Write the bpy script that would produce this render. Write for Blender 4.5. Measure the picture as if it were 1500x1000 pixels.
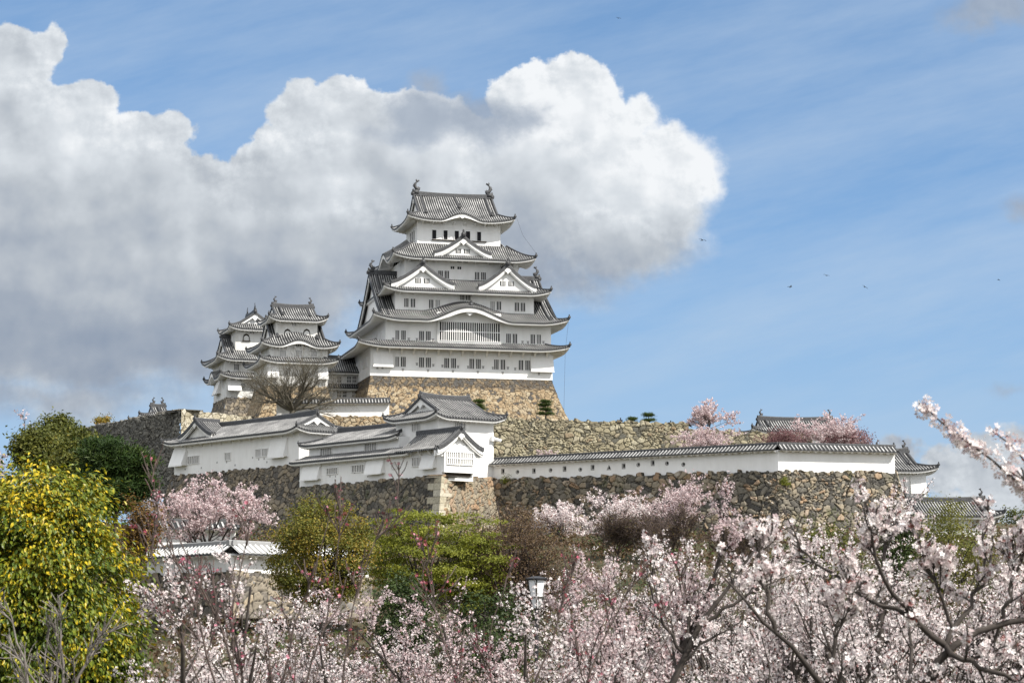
import bpy, math, random
import numpy as np
from mathutils import Vector, Matrix

for _o in list(bpy.data.objects):
    bpy.data.objects.remove(_o)
SC = bpy.context.scene
COL = SC.collection
R = math.radians

# ------------------------------------------------------------------ camera
F_PX, HOR, CAM_Z = 3000.0, 880.0, 6.0        # focal length in photo pixels, horizon row, eye height
PITCH = math.atan((HOR - 500.0) / F_PX)
cd = bpy.data.cameras.new('camera')
cam = bpy.data.objects.new('camera', cd)
COL.objects.link(cam)
cam.location = (0, 0, CAM_Z)
cam.rotation_euler = (math.pi / 2 + PITCH, 0, 0)
cd.sensor_width = 36.0
cd.lens = 36.0 * F_PX / 1500.0
cd.clip_start = 0.1
cd.clip_end = 20000
cd.dof.use_dof = True
cd.dof.focus_distance = 280.0
cd.dof.aperture_fstop = 9.0
SC.camera = cam

SUN_AZ, SUN_EL = R(57), R(48)                # sun behind the camera's right shoulder
SUN_DIR = Vector((math.sin(SUN_AZ) * math.cos(SUN_EL), -math.cos(SUN_AZ) * math.cos(SUN_EL), math.sin(SUN_EL)))
sd = bpy.data.lights.new('sun', 'SUN')
sd.energy = 3.6
sd.angle = R(0.53)
sd.color = (1.0, 0.955, 0.88)
so = bpy.data.objects.new('sun', sd)
COL.objects.link(so)
so.location = (80, -60, 150)
so.rotation_euler = SUN_DIR.to_track_quat('Z', 'Y').to_euler()

SC.view_settings.view_transform = 'Standard'
SC.view_settings.look = 'None'
SC.view_settings.exposure = 0.0
SC.view_settings.gamma = 1.0
SC.cycles.max_bounces = 6
SC.cycles.diffuse_bounces = 3
SC.cycles.transparent_max_bounces = 4
SC.cycles.caustics_reflective = False
SC.cycles.caustics_refractive = False

def ray(px, py):
    a, b = (px - 750) / F_PX, (500 - py) / F_PX
    return np.array([a, math.cos(PITCH) - b * math.sin(PITCH), math.sin(PITCH) + b * math.cos(PITCH)])

def P(px, py, Y):
    """world point seen at photo pixel (px,py) at forward distance Y"""
    d = ray(px, py)
    return np.array([0, 0, CAM_Z]) + d * (Y / d[1])

# ------------------------------------------------------------------ node helper
class NT:
    def __init__(s, tree):
        s.t = tree; s.n = tree.nodes; s.l = tree.links
    def _in(s, sock, v):
        if v is None: return
        if isinstance(v, bpy.types.NodeSocket): s.l.new(v, sock)
        else:
            try: sock.default_value = v
            except Exception: sock.default_value = (v, v, v)
    def math(s, op, a=None, b=None, c=None, clamp=False):
        n = s.n.new('ShaderNodeMath'); n.operation = op; n.use_clamp = clamp
        for i, v in enumerate((a, b, c)): s._in(n.inputs[i], v)
        return n.outputs[0]
    def vmath(s, op, a=None, b=None, out=0):
        n = s.n.new('ShaderNodeVectorMath'); n.operation = op
        s._in(n.inputs[0], a); s._in(n.inputs[1], b)
        return n.outputs[out]
    def scale(s, a, f):
        n = s.n.new('ShaderNodeVectorMath'); n.operation = 'SCALE'
        s._in(n.inputs[0], a); s._in(n.inputs[3], f)
        return n.outputs[0]
    def mix(s, f, a, b, typ='RGBA', blend='MIX'):
        n = s.n.new('ShaderNodeMix'); n.data_type = typ
        if typ == 'RGBA':
            n.blend_type = blend; ia, ib, o = 6, 7, 2
        else: ia, ib, o = 2, 3, 0
        s._in(n.inputs[0], f); s._in(n.inputs[ia], a); s._in(n.inputs[ib], b)
        return n.outputs[o]
    def noise(s, vec, scale, detail=4, rough=.55, out=0, lac=2.0):
        n = s.n.new('ShaderNodeTexNoise')
        s._in(n.inputs['Vector'], vec); n.inputs['Scale'].default_value = scale
        n.inputs['Detail'].default_value = detail; n.inputs['Roughness'].default_value = rough
        n.inputs['Lacunarity'].default_value = lac
        return n.outputs[out]
    def ramp(s, f, stops, interp='LINEAR'):
        n = s.n.new('ShaderNodeValToRGB'); n.color_ramp.interpolation = interp
        e = n.color_ramp.elements
        while len(e) < len(stops): e.new(0.5)
        for k, (p, c) in enumerate(stops):
            e[k].position = p; e[k].color = (*c, 1) if len(c) == 3 else c
        s._in(n.inputs[0], f)
        return n.outputs[0]
    def mrange(s, v, a, b, c=0., d=1., smooth=False):
        n = s.n.new('ShaderNodeMapRange'); n.interpolation_type = 'SMOOTHSTEP' if smooth else 'LINEAR'
        s._in(n.inputs[0], v)
        for i, x in enumerate((a, b, c, d)): s._in(n.inputs[1 + i], x)
        return n.outputs[0]
    def sep(s, v):
        n = s.n.new('ShaderNodeSeparateXYZ'); s._in(n.inputs[0], v); return n.outputs
    def comb(s, x, y, z):
        n = s.n.new('ShaderNodeCombineXYZ')
        for i, v in enumerate((x, y, z)): s._in(n.inputs[i], v)
        return n.outputs[0]
    def attr(s, name, out='Fac'):
        n = s.n.new('ShaderNodeAttribute'); n.attribute_name = name; return n.outputs[out]
# ------------------------------------------------------------------ world: Nishita sky with procedural cumulus, all by direction
W = bpy.data.worlds.new('World')
SC.world = W
W.use_nodes = True
SKY_STR = 0.13
SC.view_settings.exposure = 1.0
def build_world():
    t = NT(W.node_tree)
    t.n.clear()
    out = t.n.new('ShaderNodeOutputWorld'); bg = t.n.new('ShaderNodeBackground')
    d = t.n.new('ShaderNodeTexCoord').outputs['Generated']
    s = t.sep(d)
    # bearing/elevation in units of 1/3000 rad; U to the right of north, V above the horizon
    yy = t.math('MAXIMUM', s[1], .08)
    U = t.math('MULTIPLY', t.math('DIVIDE', s[0], yy), 3000.0)
    V = t.math('MULTIPLY', t.math('DIVIDE', s[2], yy), 3000.0)
    # clear sky, looked up a little higher than it is so that it keeps its blue low down
    zz = t.math('ADD', t.math('MULTIPLY', s[2], .80), .17)
    sky = t.n.new('ShaderNodeTexSky'); sky.sky_type = 'NISHITA'; sky.sun_disc = False
    sky.sun_elevation = SUN_EL; sky.sun_rotation = math.pi - SUN_AZ
    sky.altitude = 50; sky.air_density = 1.0; sky.dust_density = .6; sky.ozone_density = 2.2
    t.l.new(t.vmath('NORMALIZE', t.comb(s[0], s[1], zz)), sky.inputs[0])
    skyc = t.mix(1.0, sky.outputs[0], (.585, .655, .67, 1), blend='MULTIPLY')
    p2 = t.comb(U, V, 0.0)
    # domain warp
    def off(sc_, amp, seed, det=5):
        nc = t.noise(t.vmath('ADD', t.scale(p2, 1 / sc_), (seed, seed * 1.7, seed * .3)), 1.0, det, .58, out=1)
        return t.scale(t.vmath('SUBTRACT', nc, (.5, .5, .5)), amp)
    warp = t.vmath('ADD', off(150.0, 85.0, 3.1), off(34.0, 20.0, 9.7, 6))
    pw = t.vmath('ADD', p2, warp)
    sw_ = t.sep(pw)
    def blobs(lst, Ux, Vx):
        acc = None
        for (px, py, rx, ry) in lst:
            cx = px - 750.0
            r_ = ray(px, py); cx, cy = r_[0] / r_[1] * 3000, r_[2] / r_[1] * 3000
            a = t.math('MULTIPLY_ADD', Ux, 1.0 / rx, -cx / rx); b = t.math('MULTIPLY_ADD', Vx, 1.0 / ry, -cy / ry)
            q = t.math('MULTIPLY_ADD', a, a, t.math('MULTIPLY', b, b))
            v = t.math('SUBTRACT', 1.0, t.math('SQRT', q))
            v = t.math('MULTIPLY', v, min(rx, ry) / 100.0)
            acc = v if acc is None else t.math('SMOOTH_MAX', acc, v, .10)
        return acc
    A = blobs([(25, 95, 62, 55), (75, 190, 95, 75), (68, 75, 26, 34), (15, 165, 95, 70), (120, 165, 70, 52), (195, 205, 60, 50), (255, 205, 42, 34), (60, 270, 170, 110), (190, 300, 180, 110),
               (60, 430, 380, 170), (300, 410, 280, 150), (150, 500, 330, 90), (640, 400, 280, 80), (900, 360, 150, 62), (445, 165, 72, 48), (395, 205, 48, 42), (530, 175, 90, 62), (330, 250, 62, 34), (430, 270, 130, 85), (590, 230, 150, 110),
               (560, 360, 260, 95), (835, 112, 62, 42), (760, 130, 64, 50), (850, 170, 72, 75), (945, 175, 36, 36), (900, 210, 70, 60), (985, 225, 62, 52), (800, 260, 150, 110),
               (930, 285, 110, 78), (1020, 258, 42, 52), (720, 330, 190, 75), (880, 340, 120, 50), (970, 320, 70, 60),
               (1335, 660, 34, 20), (1385, 690, 40, 42), (1450, 695, 70, 52), (1500, 640, 46, 24), (1480, 760, 130, 60), (1400, 740, 60, 40), (60, 585, 280, 44), (500, 455, 50, 30)], sw_[0], sw_[1])
    B = blobs([(628, 120, 26, 38), (620, 165, 62, 46), (690, 170, 84, 42), (770, 165, 40, 24), (800, 150, 14, 10), (600, 195, 70, 24), (1450, 15, 95, 42), (1490, 300, 36, 24), (1490, 570, 26, 14)], sw_[0], sw_[1])
    def fb(sc_, seed, shift=(0, 0), det=8, rough=.6):
        return t.noise(t.vmath('ADD', t.scale(t.vmath('ADD', p2, (shift[0], shift[1], 0)), 1 / sc_), (seed, seed * .7, 1.0)), 1.0, det, rough)
    n0 = fb(105.0, 4.2); n1 = fb(105.0, 4.2, (16, 20))
    m0 = fb(36.0, 8.8, det=6); m1 = fb(36.0, 8.8, (5, 7), det=6)
    big = fb(300.0, 2.0, det=2, rough=.5)
    k0 = fb(120.0, 4.2, det=4, rough=.48); k1 = fb(120.0, 4.2, (18, 24), det=4, rough=.48)
    dA = t.math('ADD', A, t.math('MULTIPLY', t.math('SUBTRACT', n0, .5), .75))
    # crisp tops, soft undersides
    r_ = ray(750, 330); vmid = r_[2] / r_[1] * 3000
    soft = t.mrange(V, vmid - 110, vmid + 60, .5, t.mrange(U, 120, 300, .085, .22))
    soft = t.mix(t.mrange(U, 450, 560, 0, 1), soft, .12, 'FLOAT')
    aA = t.n.new('ShaderNodeMapRange'); aA.interpolation_type = 'SMOOTHSTEP'
    t.l.new(dA, aA.inputs[0]); t.l.new(t.mrange(soft, .12, .5, 0, -.2), aA.inputs[1]); t.l.new(soft, aA.inputs[2])
    aA = aA.outputs[0]
    relief = t.math('ADD', t.math('MULTIPLY', t.math('SUBTRACT', k0, k1), 1.0), t.math('MULTIPLY', t.math('SUBTRACT', m0, m1), t.mrange(dA, .05, .6, .8, .06)))
    thick = t.mrange(dA, .02, .75, 0, 1)
    low = t.mrange(t.math('SUBTRACT', V, t.math('MULTIPLY', t.math('MULTIPLY', t.mrange(U, -420, -60, 0, 1, True), t.mrange(U, 420, 100, 0, 1, True)), 120.0)), 610, 350, 0, 1, True)             # undersides of the main bank are grey
    lowr = t.math('MULTIPLY', low, t.mrange(U, 480, 700, 1.0, .15))
    rightlit = t.mrange(U, -250, 170, 0, .26)
    br = t.math('SUBTRACT', t.math('ADD', .80, relief), t.math('MULTIPLY', thick, .20))
    br = t.math('SUBTRACT', br, t.math('MULTIPLY', lowr, .36))
    br = t.math('ADD', br, t.math('MULTIPLY', rightlit, t.mrange(V, 480, 640, 0, 1)))
    br = t.math('ADD', br, t.math('MULTIPLY', t.math('SUBTRACT', big, .5), .55), clamp=True)
    k = 2 ** -SC.view_settings.exposure / SKY_STR
    def lin(r, g, b): return tuple((((c / 255 + .055) / 1.055) ** 2.4) * k for c in (r, g, b)) + (1,)
    cA = t.n.new('ShaderNodeValToRGB'); e = cA.color_ramp.elements
    cols = [(0.0, (142, 156, 176)), (.3, (164, 174, 188)), (.55, (190, 197, 205)), (.8, (218, 224, 230)), (1.0, (244, 247, 250))]
    while len(e) < len(cols): e.new(.5)
    for i, (p_, c) in enumerate(cols):
        e[i].position = p_; v = lin(*c); e[i].color = v
    t.l.new(br, cA.inputs[0])
    col = t.mix(t.math('MULTIPLY', t.mrange(t.noise(t.comb(t.math('ADD', t.math('MULTIPLY', U, 1 / 620.0), t.math('MULTIPLY', V, .0006)), t.math('SUBTRACT', t.math('MULTIPLY', V, 1 / 130.0), t.math('MULTIPLY', U, .0021)), 3.0), 1.0, 7, .62), .36, .72, 0, .58), t.mrange(V, 0, 900, 1, .75)), skyc, lin(196, 213, 232))   # thin high veil
    col = t.mix(t.mrange(V, 640, 60, 0, .66, True), col, lin(172, 199, 224))
    col = t.mix(aA, col, cA.outputs[0])
    dB = t.math('ADD', B, t.math('MULTIPLY', t.math('SUBTRACT', n0, .5), .7))
    aB = t.mrange(dB, -.08, .26, 0, .85, True)
    cB = t.mix(t.math('ADD', t.math('ADD', .45, t.math('MULTIPLY', relief, 1.0)), t.math('MULTIPLY', t.math('SUBTRACT', big, .5), .6), clamp=True), lin(150, 163, 182), lin(180, 191, 205))
    col = t.mix(aB, col, cB)
    def hot(*c): return tuple(v * 1.75 for v in lin(*c)[:3]) + (1,)       # overhead cloud boosted to lift the ambient light
    # broken cloud added out of view, overhead and behind, for neutral fill light
    hi = t.math('MAXIMUM', t.mrange(s[2], .34, .52, 0, 1, True), t.mrange(s[1], .55, .2, 0, 1, True))
    oc = t.noise(t.vmath('ADD', d, (5.0, 2.0, 1.0)), 2.6, 7, .58)
    om = t.math('MULTIPLY', t.mrange(oc, .36, .52, 0, 1, True), hi)
    col = t.mix(om, col, t.mix(t.mrange(oc, .5, .7), hot(233, 233, 232), hot(203, 204, 206)))
    bg.inputs['Strength'].default_value = SKY_STR
    t.l.new(col, bg.inputs[0]); t.l.new(bg.outputs[0], out.inputs[0])
    W.cycles.sampling_method = 'MANUAL'; W.cycles.sample_map_resolution = 512
build_world()
# ------------------------------------------------------------------ materials
def new_mat(name):
    m = bpy.data.materials.new(name); m.use_nodes = True
    t = NT(m.node_tree)
    bs = m.node_tree.nodes['Principled BSDF']
    bs.inputs['Specular IOR Level'].default_value = 0.25
    return m, t, bs
def objco(t):
    return t.n.new('ShaderNodeTexCoord').outputs['Object']
def worldco(t):
    return t.n.new('ShaderNodeNewGeometry').outputs['Position']
M = {}
def simple(name, col, rough=.8, var=.25, scale=3.0, spec=.25):
    m, t, b = new_mat(name)
    n = t.noise(worldco(t), scale, 5)
    c0 = tuple(c * (1 - var) for c in col); c1 = tuple(min(1, c * (1 + var)) for c in col)
    t.l.new(t.ramp(n, [(.3, c0), (.7, c1)]), b.inputs['Base Color'])
    b.inputs['Roughness'].default_value = rough
    b.inputs['Specular IOR Level'].default_value = spec
    M[name] = m
    return m

def mk_plaster(name, col, streak):
    m, t, b = new_mat(name)
    w = worldco(t)
    sx = t.sep(w)
    st = t.noise(t.comb(t.math('MULTIPLY', sx[0], 1.3), t.math('MULTIPLY', sx[1], 1.3), t.math('MULTIPLY', sx[2], .33)), .8, 6, .65)
    bl = t.noise(w, .35, 5, .6)
    f = t.math('ADD', t.math('MULTIPLY', st, .6), t.math('MULTIPLY', bl, .4))
    k = t.mrange(f, .44, .70, 0, streak)
    c = t.mix(k, (*col, 1), (col[0] * .62, col[1] * .60, col[2] * .56, 1))
    t.l.new(c, b.inputs['Base Color'])
    b.inputs['Roughness'].default_value = .92
    bp = t.n.new('ShaderNodeBump'); bp.inputs['Strength'].default_value = .25; bp.inputs['Distance'].default_value = .03
    t.l.new(t.noise(w, 2.2, 6, .6), bp.inputs['Height']); t.l.new(bp.outputs[0], b.inputs['Normal'])
    M[name] = m
mk_plaster('plaster', (.82, .815, .80), .30)
mk_plaster('plaster_old', (.74, .735, .71), .75)

def mk_tile(name, valley, cap, joint, mott=.35):
    m, t, b = new_mat(name)
    uvn = t.n.new('ShaderNodeUVMap'); uvn.uv_map = 'tile'
    s = t.sep(uvn.outputs[0])
    fu = t.math('FRACT', s[0]); fv = t.math('FRACT', s[1])
    d = t.math('ABSOLUTE', t.math('SUBTRACT', fu, .5))
    rib = t.mrange(d, .24, .18)
    jt = t.math('MULTIPLY', t.mrange(fv, .26, .16), .45)
    line = t.mrange(d, .10, .17, 1.0, 0.0)  # bright rib tops and near-black valleys paint the rib shading into the tile
    n = t.noise(worldco(t), .5, 6, .65)
    n2 = t.noise(worldco(t), 6.0, 3, .6)
    ca = t.mix(rib, (*valley, 1), (*cap, 1))
    wear = t.mrange(n, .35, .62, .25, 1.0)
    jm = t.math('MULTIPLY', t.math('MULTIPLY', t.math('MAXIMUM', jt, line), rib), wear)
    c = t.mix(jm, ca, (*joint, 1))
    k = t.mrange(t.math('ADD', t.math('MULTIPLY', n, .5), t.math('MULTIPLY', n2, .5)), .3, .7, 1 - mott, 1 + mott)
    c = t.scale(c, k)
    edge = t.mix(rib, (.02, .02, .022, 1), (.075, .077, .08, 1))
    c = t.mix(t.mrange(s[1], -.5, -.6), c, edge)
    t.l.new(c, b.inputs['Base Color'])
    b.inputs['Roughness'].default_value = .62
    b.inputs['Specular IOR Level'].default_value = .35
    M[name] = m
mk_tile('tile', (.018, .019, .02), (.075, .076, .078), (.46, .455, .445))
mk_tile('tile_grey', (.02, .021, .022), (.085, .085, .088), (.40, .395, .385), .25)
mk_tile('tile_white', (.25, .25, .25), (.60, .60, .59), (.78, .78, .76), .12)
simple('ridge_tile', (.05, .051, .054), .6, .5, 5.0, .35)
simple('dark', (.012, .012, .014), .8, .2)
simple('wood', (.04, .032, .024), .8, .4)
simple('iron', (.03, .03, .033), .5, .3)
simple('vent', (.33, .325, .315), .9, .2)

def mk_stone(name, stops, gap, moss=None, big=.25, gw=.15):
    m, t, b = new_mat(name)
    tone = t.attr('tone'); g = t.attr('gap')
    c = t.ramp(tone, stops, 'LINEAR')
    w = worldco(t)
    n = t.noise(w, 3.5, 6, .65)
    c = t.scale(c, t.mrange(n, .28, .72, .62, 1.38))
    nb = t.noise(w, .22, 4, .6)
    c = t.mix(t.mrange(nb, .50, .72, 0, big), c, (gap[0] * 2.2, gap[1] * 2.2, gap[2] * 2.2, 1))
    if moss:
        nm = t.noise(w, .6, 5, .65)
        c = t.mix(t.mrange(nm, .56, .72, 0, .75), c, (*moss, 1))
    c = t.mix(t.mrange(g, gw, gw * .25), c, (*gap, 1))  # joints darkened: dirt, plus crevice shade painted into the colour
    t.l.new(c, b.inputs['Base Color'])
    b.inputs['Roughness'].default_value = .9
    bp = t.n.new('ShaderNodeBump'); bp.inputs['Strength'].default_value = .6; bp.inputs['Distance'].default_value = .06
    t.l.new(t.noise(w, 5.0, 6, .65), bp.inputs['Height']); t.l.new(bp.outputs[0], b.inputs['Normal'])
    M[name] = m
mk_stone('stone_ochre', [(0, (0.070, 0.070, 0.070)), (.08, (0.094, 0.086, 0.074)), (.18, (0.218, 0.164, 0.101)), (.4, (0.296, 0.218, 0.133)), (.6, (0.328, 0.257, 0.164)), (.8, (0.351, 0.296, 0.211)), (1, (0.257, 0.195, 0.121))], (.055, .04, .026))
mk_stone('stone_dark', [(0, (.08, .074, .068)), (.4, (.15, .132, .108)), (.7, (.23, .195, .145)), (.9, (.29, .235, .165)), (1, (.13, .13, .13))], (.022, .019, .016))
mk_stone('stone_olive', [(0, (0.086, 0.083, 0.068)), (.3, (0.202, 0.176, 0.119)), (.6, (0.274, 0.241, 0.158)), (.85, (0.317, 0.288, 0.209)), (1, (0.202, 0.151, 0.094))], (.03, .027, .018), None, .3)
mk_stone('stone_mixed', [(0, (.05, .047, .043)), (.25, (.105, .097, .083)), (.5, (.19, .168, .132)), (.75, (.265, .222, .16)), (.9, (.275, .18, .11)), (1, (.37, .345, .295))], (.028, .025, .02), (.055, .065, .02), .4, .13)
mk_stone('stone_grey', [(0, (.07, .068, .062)), (.5, (.13, .125, .11)), (1, (.20, .19, .165))], (.015, .014, .012), None, .5)
mk_stone('stone_cream', [(0, (0.306, 0.272, 0.196)), (.5, (0.399, 0.365, 0.281)), (1, (0.459, 0.425, 0.357))], (.08, .065, .04), None, .15)

def mk_leaf(name, stops, trans=.35, rough=.55, spec=.3):
    m, t, b = new_mat(name)
    tone = t.attr('tone')
    c = t.ramp(tone, stops)
    t.l.new(c, b.inputs['Base Color'])
    b.inputs['Roughness'].default_value = rough
    b.inputs['Specular IOR Level'].default_value = spec
    tr = t.n.new('ShaderNodeBsdfTranslucent'); t.l.new(c, tr.inputs[0])
    mx = t.n.new('ShaderNodeMixShader'); mx.inputs[0].default_value = trans
    t.l.new(b.outputs[0], mx.inputs[1]); t.l.new(tr.outputs[0], mx.inputs[2])
    o = m.node_tree.nodes['Material Output']
    t.l.new(mx.outputs[0], o.inputs[0])
    M[name] = m
mk_leaf('leaf_yellow', [(0, (.018, .035, .006)), (.40, (.06, .095, .010)), (.60, (.14, .165, .012)), (.80, (.48, .36, .014)), (1, (.62, .37, .016))], .12, .42, .3)
mk_leaf('leaf_pine', [(0, (.012, .03, .008)), (.6, (.035, .065, .012)), (1, (.09, .12, .02))], .2)
mk_leaf('leaf_olive', [(0, (.035, .05, .01)), (.55, (.10, .11, .018)), (1, (.19, .175, .025))], .3)
mk_leaf('leaf_orange', [(0, (.05, .055, .012)), (.4, (.115, .125, .018)), (.66, (.21, .165, .02)), (1, (.38, .19, .025))], .3)
mk_leaf('leaf_lime', [(0, (.06, .07, .01)), (.45, (.155, .175, .02)), (1, (.33, .33, .04))], .4)
mk_leaf('leaf_brown', [(0, (.06, .04, .025)), (.6, (.12, .075, .04)), (.9, (.17, .12, .04)), (1, (.15, .17, .03))], .3)
mk_leaf('leaf_red', [(0, (.09, .045, .045)), (.6, (.20, .10, .105)), (1, (.36, .21, .22))], .3)
mk_leaf('leaf_copper', [(0, (.07, .045, .015)), (.6, (.15, .085, .022)), (1, (.24, .14, .03))], .3)
mk_leaf('leaf_shrub', [(0, (.014, .026, .008)), (.6, (.038, .062, .014)), (1, (.085, .12, .025))], .25)
mk_leaf('blossom', [(0, (.16, .045, .03)), (.09, (.30, .10, .09)), (.12, (.46, .345, .355)), (.45, (.67, .58, .575)), (.8, (.80, .735, .72)), (1, (.88, .845, .83))], .28, .7, .15)
mk_leaf('blossom_pink', [(0, (.20, .06, .05)), (.08, (.35, .14, .14)), (.12, (.46, .33, .34)), (.6, (.63, .51, .515)), (1, (.79, .70, .695))], .35, .7, .15)
mk_leaf('bud_pink', [(0, (.12, .03, .03)), (.5, (.26, .05, .07)), (.75, (.60, .12, .20)), (1, (.80, .36, .46))], .3, .6, .2)

def mk_bark(name, a, c_):
    m, t, b = new_mat(name)
    n = t.noise(worldco(t), 9.0, 6, .65)
    t.l.new(t.ramp(n, [(.3, a), (.7, c_)]), b.inputs['Base Color'])
    b.inputs['Roughness'].default_value = .9
    bp = t.n.new('ShaderNodeBump'); bp.inputs['Strength'].default_value = .5; bp.inputs['Distance'].default_value = .01
    t.l.new(n, bp.inputs['Height']); t.l.new(bp.outputs[0], b.inputs['Normal'])
    M[name] = m
mk_bark('bark', (.022, .018, .016), (.078, .066, .058))
mk_bark('bark_grey', (.10, .088, .08), (.24, .215, .195))
mk_bark('bark_red', (.045, .033, .028), (.125, .095, .085))
mk_bark('bark_tan', (.065, .057, .044), (.16, .142, .108))
# ------------------------------------------------------------------ objects
def tag(o, label=None, cat=None, group=None, kind=None):
    if label: o['label'] = label
    if cat: o['category'] = cat
    if group: o['group'] = group
    if kind: o['kind'] = kind
    return o
def empty(name, loc, rz=0.0):
    o = bpy.data.objects.new(name, None); COL.objects.link(o)
    o.empty_display_size = .5
    o.location = tuple(float(v) for v in loc); o.rotation_euler = (0, 0, rz)
    return o
def link(name, me, mat, parent=None):
    o = bpy.data.objects.new(name, me); COL.objects.link(o)
    for m in (mat if isinstance(mat, (list, tuple)) else [mat]):
        me.materials.append(M[m] if isinstance(m, str) else m)
    if parent is not None: o.parent = parent
    return o
def copy_child(o, parent, loc=None):
    c = o.copy(); COL.objects.link(c); c.parent = parent
    if loc is not None: c.location = loc
    for ch in [x for x in bpy.data.objects if x.parent == o]:
        d = ch.copy(); COL.objects.link(d); d.parent = c
    return c

class MB:
    """collects verts / faces (+ tile uv) into one mesh"""
    def __init__(s): s.v = []; s.f = []; s.uv = []; s.mi = []
    def add(s, vs, fs, uvs=None, mi=0):
        b = len(s.v); s.v.extend([tuple(map(float, p)) for p in vs])
        for f in fs:
            s.f.append([b + i for i in f]); s.mi.append(mi)
            s.uv.extend([(uvs[i] if uvs is not None else (0.0, 0.0)) for i in f])
    def box(s, x0, x1, y0, y1, z0, z1, T=None, mi=0):
        vs = [(x, y, z) for z in (z0, z1) for y in (y0, y1) for x in (x0, x1)]
        if T: vs = [T(*p) for p in vs]
        s.add(vs, [(0, 2, 3, 1), (4, 5, 7, 6), (0, 1, 5, 4), (2, 6, 7, 3), (0, 4, 6, 2), (1, 3, 7, 5)], mi=mi)
    def prism(s, poly, d0, d1, T, mi=0):
        """2D polygon (a,b) extruded from d0 to d1; T(a,d,b)->point"""
        n = len(poly)
        vs = [T(a, d0, b) for a, b in poly] + [T(a, d1, b) for a, b in poly]
        fs = [tuple(range(n)), tuple(range(2 * n - 1, n - 1, -1))] + [(i, n + i, n + (i + 1) % n, (i + 1) % n) for i in range(n)]
        s.add(vs, fs, mi=mi)
    def sweep(s, pts, prof, up=(0, 0, 1), cap=True, mi=0, scales=None):
        """closed section prof [(side,up)] along polyline"""
        pts = [np.array(p, float) for p in pts]; up = np.array(up, float); n = len(prof); b = []
        for i, p in enumerate(pts):
            d = pts[min(i + 1, len(pts) - 1)] - pts[max(i - 1, 0)]
            d = d / (np.linalg.norm(d) + 1e-9)
            sd = np.cross(d, up); sd /= (np.linalg.norm(sd) + 1e-9)
            u = np.cross(sd, d)
            k = scales[i] if scales else 1.0
            b += [p + sd * a * k + u * c * k for a, c in prof]
        fs = []
        for i in range(len(pts) - 1):
            for j in range(n):
                q = (j + 1) % n
                fs.append((i * n + j, (i + 1) * n + j, (i + 1) * n + q, i * n + q))
        if cap:
            fs.append(tuple(range(n))); fs.append(tuple(range((len(pts) - 1) * n + n - 1, (len(pts) - 1) * n - 1, -1)))
        s.add(b, fs, mi=mi)
    def tube(s, pts, r, k=6, mi=0):
        rs = r if isinstance(r, (list, tuple)) else [r] * len(pts)
        prof = [(math.cos(2 * math.pi * i / k), math.sin(2 * math.pi * i / k)) for i in range(k)]
        d = np.array(pts[-1], float) - np.array(pts[0], float)
        up = (0, 0, 1) if abs(d[2]) < .8 * np.linalg.norm(d) else (0, 1, 0)
        s.sweep(pts, prof, up=up, mi=mi, scales=list(rs))
    def grid(s, cols, uvs=None, flip=False):
        """cols: array (nc, nr, 3)"""
        cols = np.asarray(cols, float); nc, nr = cols.shape[:2]
        fs = []
        for i in range(nc - 1):
            for j in range(nr - 1):
                q = (i * nr + j, (i + 1) * nr + j, (i + 1) * nr + j + 1, i * nr + j + 1)
                fs.append(q[::-1] if flip else q)
        s.add(cols.reshape(-1, 3), fs, None if uvs is None else np.asarray(uvs, float).reshape(-1, 2))
    def build(s, name, mat, parent=None, smooth=False):
        me = bpy.data.meshes.new(name)
        me.from_pydata(s.v, [], s.f)
        uv = me.uv_layers.new(name='tile')
        uv.data.foreach_set('uv', np.asarray(s.uv, dtype=np.float32).ravel())
        me.polygons.foreach_set('material_index', s.mi)
        if smooth: me.polygons.foreach_set('use_smooth', [True] * len(me.polygons))
        me.update()
        return link(name, me, mat, parent)

class Frame:
    """local axes of a facade: x along it to the right, y away from the viewer, z up"""
    def __init__(s, px, py, Y, deg):
        s.o = P(px, py, Y); a = R(deg); s.a = a
        s.ex = np.array([math.cos(a), math.sin(a), 0]); s.ey = np.array([-math.sin(a), math.cos(a), 0])
    def inv(s, px, py, yl=0.0):
        d = ray(px, py); c = np.array([0, 0, CAM_Z])
        k = np.dot(s.o + s.ey * yl - c, s.ey) / np.dot(d, s.ey)
        w = c + d * k - s.o
        return float(np.dot(w, s.ex)), float(w[2])
    def X(s, px, py, yl=0.0): return s.inv(px, py, yl)[0]
    def Z(s, px, py, yl=0.0): return s.inv(px, py, yl)[1]
    def invx(s, px, py, xl=0.0):
        """on the plane x = xl: (y, z)"""
        d = ray(px, py); c = np.array([0, 0, CAM_Z])
        k = np.dot(s.o + s.ex * xl - c, s.ex) / np.dot(d, s.ex)
        w = c + d * k - s.o
        return float(np.dot(w, s.ey)), float(w[2])
    def world(s, x, y, z): return s.o + s.ex * x + s.ey * y + np.array([0, 0, z])
    def root(s, name): return empty(name, s.o, s.a)

ID = lambda x, y, z: (x, y, z)
RIB = [(0, 0), (.23, 0), (.31, .75), (.5, 1.0), (.69, .75), (.77, 0)]
RIDGE = [(-.5, -.6), (-.42, .25), (-.25, .42), (.25, .42), (.42, .25), (.5, -.6)]
def ridge_prof(w, h): return [(a * w, b * h) for a, b in RIDGE]

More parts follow.
